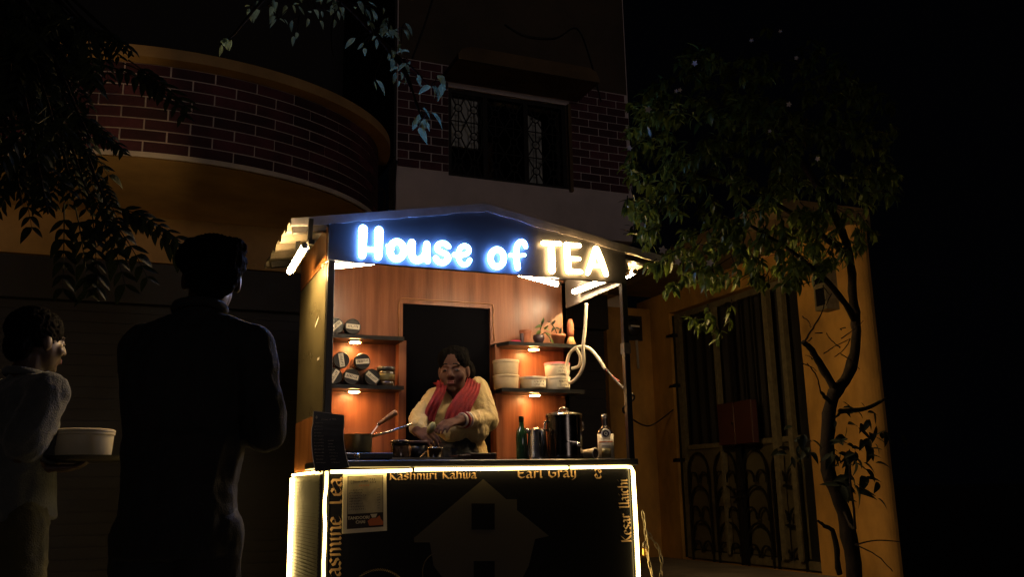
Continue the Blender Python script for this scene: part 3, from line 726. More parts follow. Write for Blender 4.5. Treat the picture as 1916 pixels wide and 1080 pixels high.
scribble(sc, pq(.6, .15, -.0078), Xp, Yp, HW*.14, HH*.028, 3, rp_, .002); scribble(sc, pq(.6, .2, -.0078), Xp, Yp, HW*.16, HH*.028, 3, rp_, .002)
sc.build('price_rows', M['ink'], pm)
text('title', 'House of TEA', .011, M['ink'], pm, pq(.4, .165, -.0078), Xp, Yp)
lg = MB()
for k in range(4): lg.bar(pq(.21, .17, -.008)+Vector((.008*math.cos(PI/2*k+.3), 0, .008*math.sin(PI/2*k+.3))), pq(.21, .17, -.008)+Vector((.008*math.cos(PI/2*k+1.3), 0, .008*math.sin(PI/2*k+1.3))), .0008, .003, (0, 1, 0))
lg.build('logo', M['ink'], pm)
scribble(MB(), pq(.36, .245, -.0078), Xp, Yp, HW*.24, HH*.025, 6, rp_, .0018).build('subtitle', M['orangeprint'], pm)
text('heading', 'TANDOORI', .0175, M['label'], pm, pq(.36, .76, -.0072), Xp, Yp, bold=.0003); text('heading', 'CHAI', .0175, M['label'], pm, pq(.4, .83, -.0072), Xp, Yp, bold=.0003)
flat2 = MB().prism([pq(u, v, -.0072) for u, v in ((.56, .82), (.6, .9), (.9, .9), (.92, .85), (.86, .8), (.83, .74), (.76, .78), (.64, .78))], (0, -.0006, 0)).build('cup_picture', M['orangeprint'], pm)
MB().prism([pq(u, v, -.0079) for u, v in ((.62, .71), (.66, .77), (.74, .77), (.78, .71))], (0, -.0006, 0)).build('cup_picture', M['label'], pm)

# curved black menu board standing at the left corner of the counter
q = [at(x, y, 1, -.03) for x, y in ((587, 770), (643, 778), (652, 876), (590, 884))]
mbd = thing('menu_board', 'curved black menu sheet with pale edge leaning at the left end of the counter', 'menu board', tuple((q[2]+q[3])/2))
def mq(u, v, off=0.):
    a = q[0].lerp(q[1], u); b = q[3].lerp(q[2], u); p = a.lerp(b, v); bow = math.sin(v*PI*.9)*.012
    p.x -= bow*(1.1 if v > .2 else .6)*(v > 0) ; p.y -= off+.03*v*v; return p
def sheet(u0, u1, v0, v1, off, th, nu=1, nv=10):
    w = MB(); v = []
    for i in range(nv+1):
        for uu in (u0, u1):
            for o_ in (off, off+th): v.append(mq(uu, v0+(v1-v0)*i/nv, o_))
    f = []
    for i in range(nv):
        a, b = i*4, i*4+4
        f += [(a, a+2, b+2, b), (a+1, b+1, b+3, a+3), (a, b, b+1, a+1), (a+2, a+3, b+3, b+2)]
    f += [(0, 1, 3, 2), (nv*4, nv*4+2, nv*4+3, nv*4+1)]
    return w.add(v, f)
sheet(0, 1, 0, 1, 0, .002).build('sheet', M['black'], mbd)
for u in (-.016, 1.0): sheet(u, u+.018, 0, 1, -.001, .004).build('edge', M['label'], mbd)
sheet(0, 1, -.008, .001, -.001, .004, nv=1).build('edge', M['trim'], mbd)
sc = MB(); rq = random.Random(4)
for k in range(13):
    v = .2+k*.055; p = mq(.06, v, .0022); scribble(sc, p, (1, 0, 0), (0, 0, 1), .03+rq.random()*.014, .0035, 8, rq, .0009)
    if k > 4: scribble(sc, mq(.5, v+.02, .0022), (1, 0, 0), (0, 0, 1), .02+rq.random()*.02, .0035, 6, rq, .0009)
sc.build('menu_rows', M['label'], mbd)
p = mq(.1, .1, .0022); MB().prism([p+Vector((0, 0, .009)), p+Vector((.005, 0, 0)), p+Vector((0, 0, -.006)), p+Vector((-.005, 0, 0))], (0, -.0006, 0)).build('drop_logo', M['label'], mbd)
text('title', 'House of TEA', .011, M['panelgrey'], mbd, mq(.5, .11, .0025))

# ================================================================== GOODS
RXm = Matrix.Rotation(PI/2, 3, 'X')
def lying_jar(x, z, r, rot, label, seed, y=.555):
    j = thing('jar', label, 'jar', (x, .61, z-r), 'tea jars on the left shelves')
    MB().lathe([(r*.9, -.11), (r*.93, -.02), (r*.9, 0)], (x, y+.012, z), 24, RXm).build('body', M['jarglass'], j, True)
    l_ = MB().lathe([(r*.97, -.014), (r, -.008), (r, .006), (r*.94, .011), (r*.9, .0085)], (x, y, z), 28, RXm).build('lid', M['lid'], j); smooth_by_angle(l_)
    X = Vector((math.cos(rot), 0, math.sin(rot))); Y = Vector((-math.sin(rot), 0, math.cos(rot))); c = Vector((x, y-.0118, z))
    w_, h_ = r*.82, r*.3
    MB().prism([c-X*w_-Y*h_, c+X*w_-Y*h_, c+X*w_+Y*h_, c-X*w_+Y*h_], (0, .0022, 0)).build('sticker', M['label'], j)
    rr = random.Random(seed); scribble(MB(), c-X*w_*.8-Y*h_*.5+Vector((0, -.0003, 0)), X, Y, w_*1.6, h_*1.0, 7, rr, .0022).build('writing', M['ink'], j)
    return j
r_ = .041
lying_jar(.152, 1.665+r_, r_, .75, 'round jar with steeply slanted label on the top left shelf by the post', 1)
lying_jar(.237, 1.665+r_, r_, -.06, 'round jar with level white label on the top left shelf', 2)
lying_jar(.184, 1.536, r_, -1.4, 'black lidded jar with upright label in the upper row of jars', 3)
lying_jar(.289, 1.533, r_, .1, 'black lidded jar with near level label in the upper row of jars', 4)
lying_jar(.15, 1.415+r_, r_, 1.05, 'jar with steep label lowest and closest to the post on the lower left shelf', 5)
lying_jar(.2365, 1.415+r_, r_, -.22, 'jar with slightly tilted label in the middle of the bottom jar row', 6)
lying_jar(.339, 1.415+r_, r_, -.68, 'jar with label slanting down to the right beside the upright jar', 7)
uj = thing('jar', 'upright dark glass jar with pale band at the right end of the lower left shelf', 'jar', (.423, .6, 1.415), 'tea jars on the left shelves')
MB().lathe([(.044, 0), (.046, .006), (.046, .02), (.044, .023), (.046, .026), (.046, .07), (.042, .078)], (.423, .6, 1.4155), 24).build('body', M['jarglass'], uj, True)
MB().lathe([(.0462, .03), (.0466, .032), (.0466, .06), (.0462, .062)], (.423, .6, 1.4155), 24).build('band', M['tarnish'], uj, True)
MB().lathe([(.045, .078), (.047, .081), (.047, .096), (.044, .1)], (.423, .6, 1.4155), 24).build('lid', M['lid'], uj, True)

def tub(x, z, r, h, label, body, lidm, seed=None, mark=False):
    t = thing('tub', label, 'tub', (x, .6, z), 'plastic tubs on the right shelf')
    o = MB().lathe([(r*.88, 0), (r*.92, .003), (r*.97, h*.78), (r, h*.8), (r, h*.86), (r*.96, h*.87)], (x, .6, z), 28).build('body', body, t); smooth_by_angle(o, 50)
    o = MB().lathe([(r*1.02, h*.86), (r*1.03, h*.9), (r*1.01, h*.985), (r*.92, h)], (x, .6, z), 28).build('lid', lidm, t); smooth_by_angle(o, 50)
    if mark:
        st = MB(); n = 8; v = []
        for i in range(n+1):
            a = -PI/2-.75+1.3*i/n+.25
            for rr_, zz_ in ((r*.995, h*.15), (r*1.0, h*.68)): v.append((x+(rr_+.0012)*math.cos(a), .6+(rr_+.0012)*math.sin(a), z+zz_)); v.append((x+(rr_-.006)*math.cos(a), .6+(rr_-.006)*math.sin(a), z+zz_))
        f = []
        for i in range(n):
            a, b = i*4, i*4+4; f += [(a, b, b+2, a+2), (a+1, a+3, b+3, b+1), (a, a+1, b+1, b), (a+2, b+2, b+3, a+3)]
        st.add(v, f+[(0, 2, 3, 1), (n*4, n*4+1, n*4+3, n*4+2)]).build('sticker', M['label'], t)
        rr = random.Random(seed)
        for row in (.5, .25): scribble(MB(), (x-.028, .6-r*1.0-.004, z+h*row), (1, 0, 0), (0, 0, 1), .06, h*.16, 7, rr, .0018).build('writing', M['ink'], t)
    return t
tub(1.081, 1.418, .07, .075, 'dull lower tub of the left stack on the lower right shelf', M['tub'], M['tub'])
tub(1.081, 1.494, .071, .078, 'pale clear tub on top of the left stack beside the vendor', M['tub'], M['tub'])
tub(1.237, 1.418, .075, .068, 'low single cream tub with label between the two tub stacks', M['tub'], M['tubwhite'], 3, True)
tub(1.385, 1.418, .071, .073, 'lower white tub of the right stack with a handwritten label', M['tubwhite'], M['tubwhite'], 4, True)
tub(1.385, 1.492, .071, .076, 'white tub with a pink lid on top of the right stack', M['tubwhite'], M['pinklid'], 5, True)
# plants and trinkets on the upper right shelf
def pot(x, y, r, h, m, label, name='plant_pot', cat='plant pot'):
    t = thing(name, label, cat, (x, y, 1.6685))
    o = MB().lathe([(r*.66, 0), (r*.9, h*.75), (r*1.02, h*.76), (r*1.05, h), (r*.9, h), (r*.85, h*.8)], (x, y, 1.6685), 20).build('pot', m, t); smooth_by_angle(o)
    return t
leafm = {}
def leaf_mesh(kind, m, L=.07, wd=.026, droop=.25, fold=.25, pts=5):
    w = MB(); v = []; f = []
    for i in range(pts+1):
        t = i/pts; ww = wd*(math.sin(PI*min(1, t**.8*1.0))**.9 if 0 < t < 1 else .02); z = -droop*L*t*t
        v += [(-ww, L*t, z+fold*ww), (0, L*t, z), (ww, L*t, z+fold*ww)]
    for i in range(pts):
        a, b = i*3, i*3+3; f += [(a, a+1, b+1, b), (a+1, a+2, b+2, b+1)]
    me = bpy.data.meshes.new(kind); me.from_pydata(v, [], f); me.materials.append(m); me.polygons.foreach_set('use_smooth', [True]*len(me.polygons)); return me
LM = {k: [leaf_mesh(k, m, 1, wd*(.8+.2*i), .12+.22*i, .2+.15*i) for i in range(3)] for k, m, wd in (('leaf', M['leaf'], .2), ('leafdark', M['leafdark'], .2), ('leafblue', M['leafblue'], .19))}
def leaf_mtx(p, d, n, L):
    d = Vector(d).normalized(); n = Vector(n); x = d.cross(n)
    if x.length < 1e-3: x = d.orthogonal()
    x.normalize(); z = x.cross(d)
    return Matrix(((x.x*L, d.x*L, z.x*L, p[0]), (x.y*L, d.y*L, z.y*L, p[1]), (x.z*L, d.z*L, z.z*L, p[2]), (0, 0, 0, 1)))
def add_leaf(kind, p, d, n, L, parent, rnd, name='leaf'):
    o = link(name, rnd.choice(LM[kind]), parent); o.matrix_basis = leaf_mtx(p, d, n, L); return o
def leaf_into(mb, kind, p, d, n, L, rnd):
    me = rnd.choice(LM[kind]); mt = leaf_mtx(p, d, n, L)
    mb.add([mt @ v.co for v in me.vertices], [tuple(q.vertices) for q in me.polygons])
t1 = pot(1.205, .61, .033, .075, M['terracotta'], 'tall plain terracotta pot at the left of the upper right shelf')
t2 = thing('potted_plant', 'small trailing pothos in a dark pot on the upper right shelf', 'potted plant', (1.275, .59, 1.6685))
MB().lathe([(.02, 0), (.032, .03), (.03, .05), (.026, .05)], (1.275, .59, 1.6685), 18).build('pot', M['darkpot'], t2, True)
rl = random.Random(9)
MB().tube([(1.275, .59, 1.71), (1.28, .575, 1.75), (1.29, .56, 1.79)], .003, 6).build('stem', M['leafdark'], t2, True)
MB().tube([(1.275, .59, 1.71), (1.30, .56, 1.73), (1.32, .545, 1.7), (1.325, .54, 1.675)], .003, 6).build('stem', M['leafdark'], t2, True)
for p, d, L in (((1.285, .57, 1.775), (.1, -.4, .6), .04), ((1.285, .57, 1.765), (-.7, -.5, .0), .045), ((1.29, .565, 1.755), (.8, -.4, -.2), .04), ((1.28, .575, 1.745), (-.7, -.3, -.7), .05), ((1.3, .56, 1.73), (.6, -.5, -.4), .042), ((1.315, .55, 1.71), (.3, -.4, -.8), .036), ((1.322, .545, 1.69), (.7, -.3, -.6), .034), ((1.295, .56, 1.745), (.3, -.6, .5), .036)):
    add_leaf('leaf', p, d, (0, -.8, .5), L, t2, rl)
t3 = thing('potted_plant', 'leggy plant with dark leaves in a terracotta pot on the upper right shelf', 'potted plant', (1.4, .6, 1.6685))
MB().lathe([(.026, 0), (.036, .045), (.04, .046), (.041, .06), (.034, .06)], (1.4, .6, 1.6685), 18).build('pot', M['terracotta'], t3, True)
MB().tube([(1.39, .59, 1.72), (1.37, .58, 1.76), (1.345, .57, 1.785)], .0025, 6).build('stem', M['leafdark'], t3, True)
for p, d, L in (((1.345, .57, 1.785), (-.7, -.2, .3), .03), ((1.352, .575, 1.78), (.3, -.5, .7), .028), ((1.37, .58, 1.762), (.9, -.2, -.1), .036), ((1.365, .58, 1.765), (-.5, -.4, -.5), .03), ((1.4, .59, 1.725), (.2, -.2, .9), .045)):
    add_leaf('leafdark', p, d, (0, -.8, .5), L, t3, rl)
wc = MB().lathe([(.032, 0), (.014, .05), (.01, .052)], (1.475, .6, 1.6685), 16).build('wooden_cone', M['orangewood'], None, True); tag(wc, 'small orange cone at the right end of the upper right shelf', 'ornament')
wv = MB().lathe([(.016, .053), (.02, .08), (.019, .12), (.012, .15)], (1.475, .6, 1.6685), 16).build('vase', M['terracotta'], None, True); tag(wv, 'slim brown vase standing on the orange cone', 'vase')
pk = MB().lathe([(.045, 0), (.048, .006), (.03, .016), (.01, .018)], (1.15, .61, 1.6685), 18).build('dish', M['pinkcloth'], None, True); tag(pk, 'flat bright pink dish on the upper right shelf', 'dish')
bx = MB().cbox(1.157, 1.173, .56, .58, 1.6685, 1.72, .002).build('perfume_bottle', M['darkpot'], None); tag(bx, 'tiny dark blue flask beside the tall terracotta pot', 'flask')

# counter top goods (top surface at ZC)
Z = ZC+.0005
def item(name, label, cat, x, y, z=Z, group=None): return thing(name, label, cat, (x, y, z), group)
st = item('gas_stove', 'low black gas stove under the saucepan', 'stove', .2, .18)
MB().cbox(.07, .325, .08, .3, Z+.008, Z+.035).build('body', M['black'], st)
for x in (.09, .3):
    for y in (.1, .28): MB().tube([(x, y, Z), (x, y, Z+.009)], .01, 8).build('foot', M['black'], st)
MB().tube([(.16, .079, Z+.02), (.16, .062, Z+.02)], .013, 12).build('knob', M['steel'], st, True)
MB().lathe([(.06, .0355), (.06, .042), (.045, .042)], (.185, .2, Z), 20).build('burner', M['darksteel'], st, True)
zp_ = Z+.0425
sp = item('saucepan', 'dull metal saucepan on the stove with its steel handle pointing right', 'saucepan', .185, .2, zp_)
o = MB().lathe([(.066, 0), (.07, .006), (.071, .075), (.074, .078), (.07, .078), (.066, .07), (.064, .01)], (.185, .2, zp_), 28).build('body', M['tarnish'], sp); smooth_by_angle(o)
MB().tube([(.25, .185, zp_+.068), (.33, .17, 1.163), (.43, .15, 1.198)], [.006, .005, .006], 8).build('handle', M['steel'], sp, True)
kn = item('spatula', 'steel spatula with turned wooden handle leaning out of the saucepan', 'spatula', .21, .2, zp_+.006)
MB().bar((.2, .2, zp_+.01), (.285, .19, 1.198), .009, .004).build('blade', M['steel'], kn)
p0, p1 = Vector((.283, .19, 1.197)), Vector((.365, .18, 1.254)); d = p1-p0
MB().tube([p0, p0+d*.03, p0+d*.08, p0+d*.3, p0+d*.75, p0+d*.95, p1], [.006, .009, .009, .011, .014, .014, .009], 12).build('handle', M['turnwood'], kn, True)
MB().tube([p0-d*.06, p0+d*.04], .008, 10).build('ferrule', M['steel'], kn, True)
cj = item('canister', 'black glass canister with a wide lid in front of the doorway', 'canister', .387, .2)
MB().lathe([(.04, 0), (.042, .006), (.042, .068), (.038, .074)], (.387, .2, Z), 24).build('body', M['jarglass'], cj, True)
MB().lathe([(.043, .075), (.045, .078), (.045, .092), (.04, .096)], (.387, .2, Z), 24).build('lid', M['darksteel'], cj, True)
rt = item('tin', 'black tin with flat red lid below the vendor\'s right hand', 'tin', .481, .22)
MB().lathe([(.042, 0), (.042, .08)], (.481, .22, Z), 24).build('body', M['black'], rt, True)
MB().lathe([(.047, .0805), (.048, .083), (.048, .092), (.045, .094)], (.481, .22, Z), 24).build('lid', M['redboard'], rt, True)
tg = item('tray', 'flat dark steel tray along the counter edge in front of the canister', 'tray', .46, .07)
MB().cbox(.3, .62, .02, .11, Z, Z+.005, .002).build('tray_base', M['darksteel'], tg); MB().box(.3, .62, .015, .0195, Z+.001, Z+.011).build('rim', M['steel'], tg)
gl = item('glass_tumbler', 'small dark glass tumbler with pale rim on the steel tray', 'tumbler', .515, .07, Z+.0055)
o = MB().lathe([(.026, 0), (.033, .048), (.034, .05), (.03, .05), (.024, .006)], (.515, .07, Z+.0055), 20).build('glass', M['jarglass'], gl, True); MB().lathe([(.0335, .0475), (.035, .049), (.0335, .0515)], (.515, .07, Z+.0055), 20).build('rim', M['steel'], gl, True)
ss = MB().bar((.432, .03, Z+.012), (.468, .05, Z+.04), .008, .004).build('spoon', M['steel'], None); tag(ss, 'short steel spoon propped between the canister and the tin', 'spoon')
for k, (x0, x1, h, lab) in enumerate(((.615, .675, .022, 'lower red brown box on the counter left of the vendor\'s waist'), (.678, .8, .03, 'wider red brown box on the counter in front of the vendor'))):
    b_ = item('snack_box', lab, 'box', (x0+x1)/2, .1); MB().cbox(x0, x1, .05, .16, Z, Z+h*.8, .002).build('body', M['redboard'], b_); MB().cbox(x0-.002, x1+.002, .048, .162, Z+h*.8+.0005, Z+h, .002).build('lid', M['redboard'], b_)
kt = item('electric_kettle', 'steel electric kettle with dark handle beside the green bottle', 'kettle', 1.075, .2)
o = MB().lathe([(.05, 0), (.053, .004), (.053, .02), (.052, .022), (.042, .14), (.04, .148), (.02, .156), (.008, .158)], (1.075, .2, Z), 28).build('body', M['steel'], kt); smooth_by_angle(o, 35)
MB().tube([(1.075, .155, Z+.14), (1.075, .135, Z+.13), (1.074, .128, Z+.08), (1.073, .138, Z+.02)], .011, 8).build('handle', M['black'], kt, True)
MB().tube([(1.035, .2, Z+.135), (1.015, .2, Z+.152)], [.014, .008], 8).build('spout', M['steel'], kt, True)
MB().lathe([(.056, 0), (.056, .003)], (1.075, .2, Z-.0004), 20)
gb = item('bottle', 'dark green bottle standing behind the kettle', 'bottle', 1.008, .235, Z, 'bottles on the counter')
o = MB().lathe([(.026, 0), (.028, .004), (.028, .12), (.024, .145), (.012, .162), (.011, .185)], (1.008, .235, Z), 22).build('body', M['greenglass'], gb); smooth_by_angle(o)
MB().lathe([(.012, .1855), (.0125, .188), (.0125, .212), (.011, .214)], (1.008, .235, Z), 16).build('cap', M['leafdark'], gb, True)
# urn
ur = item('tea_urn', 'large dark steel tea urn with lid and brass coloured tap', 'urn', 1.222, .2)
o = MB().lathe([(.09, 0), (.092, .004), (.092, .018), (.088, .02), (.088, .205), (.091, .207), (.091, .216)], (1.222, .2, Z), 36).build('body', M['darksteel'], ur); smooth_by_angle(o)
o = MB().lathe([(.092, .2165), (.093, .219), (.088, .226), (.03, .238), (.01, .239)], (1.222, .2, Z), 36).build('lid', M['steel'], ur); smooth_by_angle(o)
MB().tube([(1.197, .2, Z+.238), (1.2, .2, Z+.252), (1.222, .2, Z+.256), (1.244, .2, Z+.252), (1.247, .2, Z+.238)], .005, 8).build('lid_handle', M['steel'], ur, True)
MB().tube([(1.235, .112, Z+.075), (1.238, .085, Z+.075), (1.24, .075, Z+.062)], .008, 10).build('tap', M['steel'], ur, True)
MB().bar((1.19, .1, Z+.088), (1.245, .083, Z+.08), .006, .004).build('tap_lever', M['steel'], ur)
for sx in (-1, 1): MB().tube([(1.222+sx*.0885, .2, Z+.19), (1.222+sx*.105, .2, Z+.185), (1.222+sx*.105, .2, Z+.15), (1.222+sx*.0885, .2, Z+.145)], .006, 8).build('side_handle', M['steel'], ur, True)
cupl = item('paper_cup', 'cream paper cup lying on its side between urn and labelled bottle', 'cup', 1.36, .19)
cmx = Matrix.Rotation(PI/2, 3, 'X') @ Matrix.Rotation(.0, 3, 'Y')
cz = Matrix.Rotation(.5, 3, 'Z')
o = MB().lathe([(.02, -.07), (.028, 0), (.03, .002), (.028, .004), (.024, .001), (.017, -.064)], (1.365, .15, Z+.0305), 22, cz @ RXm).build('body', M['tubwhite'], cupl); smooth_by_angle(o)
MB().lathe([(.0235, 0), (.0235, -.002)], (1.365, .15, Z+.0305), 22, cz @ RXm).build('mouth', M['ink'], cupl)
lbm = item('bottle', 'dark bottle with big cream label and round badge at the right end of the counter', 'bottle', 1.45, .2, Z, 'bottles on the counter')
o = MB().lathe([(.041, 0), (.043, .005), (.043, .12), (.036, .145), (.015, .168), (.014, .205)], (1.45, .2, Z), 26).build('body', M['bottle'], lbm); smooth_by_angle(o)
MB().lathe([(.016, .2055), (.0165, .208), (.0165, .226), (.014, .228)], (1.45, .2, Z), 18).build('cap', M['steel'], lbm, True)
def wrap(x, y, r, z0, z1, a0, a1, m, name, par, n=10):
    w = MB(); v = []
    for i in range(n+1):
        a = a0+(a1-a0)*i/n
        for rr in (r, r-.004):
            for z in (z0, z1): v.append((x+rr*math.cos(a), y+rr*math.sin(a), z))
    f = []
    for i in range(n):
        a, b = i*4, i*4+4; f += [(a, b, b+1, a+1), (a+2, a+3, b+3, b+2), (a, a+2, b+2, b), (a+1, b+1, b+3, a+3)]
    return w.add(v, f+[(0, 1, 3, 2), (n*4, n*4+2, n*4+3, n*4+1)]).build(name, m, par, True)
ac = -PI/2-.42
wrap(1.45, .2, .0442, Z+.004, Z+.128, ac-1.15, ac+1.15, M['label'], 'sticker', lbm)
wrap(1.45, .2, .0448, Z+.085, Z+.0905, ac-.9, ac+.9, M['orangeprint'], 'printed_band', lbm)
wrap(1.45, .2, .0448, Z+.012, Z+.058, ac-.55, ac+.55, M['tarnish'], 'printed_square', lbm)
bd = Vector((1.45+.0452*math.cos(ac), .2+.0452*math.sin(ac), Z+.128)); Yd = Vector((math.cos(ac), math.sin(ac), 0)); Xd = Vector((-Yd.y, Yd.x, 0))
mtx = Matrix(((Xd.x, 0, Yd.x), (Xd.y, 0, Yd.y), (0, 1, 0)))
MB().lathe([(.024, -.004), (.024, .001), (.023, .0018)], bd, 24, mtx).build('badge', M['label'], lbm); MB().lathe([(.0175, .0018), (.0172, .0026)], bd, 24, mtx).build('badge_disc', M['ink'], lbm)
text('badge_letter', 'Q', .022, M['label'], lbm, bd+Yd*.0032, Xd, (0, 0, 1), bold=.0006)
wrap(1.45, .2, .0446, Z+.1005, Z+.1025, ac-.6, ac+.6, M['ink'], 'printed_line', lbm); wrap(1.45, .2, .0446, Z+.068, Z+.07, ac-.5, ac+.5, M['ink'], 'printed_line', lbm)

# hose and wires at the right
h0 = [at(1097, 568, 1, .33), at(1095, 610, 1, .33), at(1091, 650, 1, .34), at(1092, 680, 1, .36), at(1083, 703, 1, .4), at(1066, 716, 1, .46), at(1060, 690, 1, .5), at(1066, 662, 1, .48), at(1082, 650, 1, .42), at(1102, 652, 1, .36), at(1119, 670, 1, .3), at(1133, 692, 1, .26)]
h1 = [at(1070, 690, 1, .44), at(1083, 685, 1, .4), at(1086, 668, 1, .38), at(1078, 652, 1, .38)]
hz = cable(h0, .0095, None, M['conduit'], 'conduit_hose', sub=8); tag(hz, 'white flexible conduit hanging in loops inside the right end of the stall', 'hose')
hz2 = cable(h1, .0085, None, M['conduit'], 'conduit_hose', sub=8); tag(hz2, 'short curled offcut of white conduit hooked behind the hanging hose', 'hose')
cable([at(1133, 692, 1, .26), at(1145, 703, 1, .22), at(1160, 715, 1, .16)], .0035, 'red wire coming out of the end of the white conduit', M['redwire'], 'wire')
cable([at(1133, 690, 1, .265), at(1150, 710, 1, .2), at(1172, 732, 1, .1), at(1187, 745, 1, .05), (1.9, .8, 1.33), (2.7, 1.9, 1.33), (3.3, 2.7, 1.42), at(1262, 765, 0, G+.03)], .006, 'black wire strung from the conduit across to the iron gate', M['wire'], 'wire')
tpx = MB().box(WS-.0335, WS+.003, -.003, .034, at(1175, 662, 1, 0).z, at(1175, 642, 1, 0).z).build('tape_band', M['gatewhite'], stall)

# chain and padlock by the right front corner
ch = thing('chain', 'slack zinc chain hanging beside the right corner of the counter', 'chain', (1.56, .0, .2))
linkme = None
def links(pts, start=0):
    global linkme
    P_ = [Vector(p) for p in pts]; LL = .042; pos = 0.; seg = 0; k = start
    tot = [0]
    for i in range(len(P_)-1): tot.append(tot[-1]+(P_[i+1]-P_[i]).length)
    def pt(s_):
        for i in range(len(P_)-1):
            if s_ <= tot[i+1]: return P_[i].lerp(P_[i+1], (s_-tot[i])/(tot[i+1]-tot[i])), (P_[i+1]-P_[i]).normalized()
        return P_[-1], (P_[-1]-P_[-2]).normalized()
    s_ = 0
    if linkme is None:
        pth = []
        for i in range(16):
            a = 2*PI*i/16; pth.append((.0075*math.cos(a), .017*math.sin(a)+(.006 if math.sin(a) > 0 else -.006), 0))
        pth.append(pth[0]); linkme = MB().tube(pth, .0028, 6, False).mesh('link', True); linkme.materials.append(M['chain'])
    while s_ < tot[-1]:
        p, d = pt(s_+LL/2); o = link('link', linkme, ch)
        n = Vector((0, 1, .2)) if k % 2 == 0 else Vector((1, 0, .2)); x = d.cross(n).normalized(); z_ = x.cross(d)
        o.matrix_basis = Matrix(((x.x, d.x, z_.x, p.x), (x.y, d.y, z_.y, p.y), (x.z, d.z, z_.z, p.z), (0, 0, 0, 1))); s_ += LL*.9; k += 1
links([at(1202, 958, 1, .02), at(1206, 980, 1, .02), at(1210, 1012, 1, .02), at(1213, 1045, 1, .0), at(1222, 1085, 1, -.02), at(1225, 1120, 1, -.02)])
links([at(1207, 990, 1, .02), at(1222, 1012, 1, .06), at(1233, 1028, 1, .08), at(1238, 1050, 1, .08), at(1236, 1090, 1, .06)], 1)
pl = at(1212, 1033, 1, .0); pk_ = thing('padlock', 'brass padlock caught in the zinc chain', 'padlock', tuple(pl))
MB().cbox(pl.x-.02, pl.x+.02, pl.y+.012, pl.y+.028, pl.z-.02, pl.z+.016, .004).build('body', M['brass'], pk_)
MB().tube([(pl.x-.012, pl.y+.02, pl.z+.014), (pl.x-.012, pl.y+.02, pl.z+.035), (pl.x, pl.y+.02, pl.z+.045), (pl.x+.012, pl.y+.02, pl.z+.035), (pl.x+.012, pl.y+.02, pl.z+.014)], .004, 8).build('shackle', M['steel'], pk_, True)

# ================================================================== PEOPLE
def remesh(mb, name, m, parent, voxel=.006, smooth=6, fold=0., fscale=14., fstretch=(1, 1, 1)):
    me = mb.mesh(name); o = bpy.data.objects.new(name, me); C.objects.link(o)
    r = o.modifiers.new('r', 'REMESH'); r.mode = 'VOXEL'; r.voxel_size = voxel
    s_ = o.modifiers.new('s', 'SMOOTH'); s_.factor = .5; s_.iterations = smooth
    dg = bpy.context.evaluated_depsgraph_get(); out = bpy.data.meshes.new_from_object(o.evaluated_get(dg)); bpy.data.objects.remove(o)
    if fold:
        co = np.empty(len(out.vertices)*3, 'f'); out.vertices.foreach_get('co', co); nr = np.empty_like(co); out.vertices.foreach_get('normal', nr)
        co = co.reshape(-1, 3); nr = nr.reshape(-1, 3); st = Vector(fstretch)
        for i in range(len(co)):
            p = Vector((co[i][0]*st.x, co[i][1]*st.y, co[i][2]*st.z))*fscale
            q = p+mnoise.noise_vector(p*.5)*1.2; h = 1-abs(mnoise.noise(q))*2.2+.5*(.6-abs(mnoise.noise(q*2.3+Vector((3, 1, 7))))*2)
            co[i] += nr[i]*(fold*h)
        out.vertices.foreach_set('co', co.ravel()); out.update()
    out.materials.clear(); out.materials.append(m); out.polygons.foreach_set('use_smooth', [True]*len(out.polygons)); out.name = name
    return link(name, out, parent)
def head_frame(c, fwd, tilt):
    f = Vector(fwd).normalized(); x = f.cross(Vector((0, 0, 1))).normalized(); R_ = Matrix.Rotation(-tilt, 3, x); f2 = R_ @ f; z = x.cross(f2)
    m3 = Matrix(((x.x, f2.x, z.x), (x.y, f2.y, z.y), (x.z, f2.z, z.z))); return lambda p: Vector(c)+m3 @ Vector(p), m3
def head_parts(b, T, R_, s=1., full=1.):
    e = lambda c, r: b.ell(T(Vector(c)*s), tuple(q*s for q in r), R_, 20, 12)
    e((0, -.014, .032), (.073, .092, .082)); e((0, .022, -.03), (.061*full, .066, .082)); e((0, .03, -.07), (.05*full, .048, .042)); e((0, .062, -.094), (.022, .02, .018))
    b.cap(T(Vector((0, .085, .012))*s), T(Vector((0, .103, -.026))*s), .008*s, .0125*s); e((.012, .094, -.031), (.009, .01, .008)); e((-.012, .094, -.031), (.009, .01, .008))
    b.cap(T(Vector((-.044, .07, .022))*s), T(Vector((-.012, .082, .02))*s), .006*s, .005*s); b.cap(T(Vector((.044, .07, .022))*s), T(Vector((.012, .082, .02))*s), .006*s, .005*s)
    for q in (-1, 1):
        e((q*.037*full, .056, -.03), (.026, .024, .026)); e((q*.031, .071, .001), (.0155, .013, .0095)); e((q*.073, -.008, -.012), (.011, .02, .032))
    b.cap(T(Vector((-.017, .083, -.058))*s), T(Vector((.017, .083, -.058))*s), .007*s, .007*s); b.cap(T(Vector((-.015, .081, -.067))*s), T(Vector((.015, .081, -.067))*s), .008*s, .008*s)
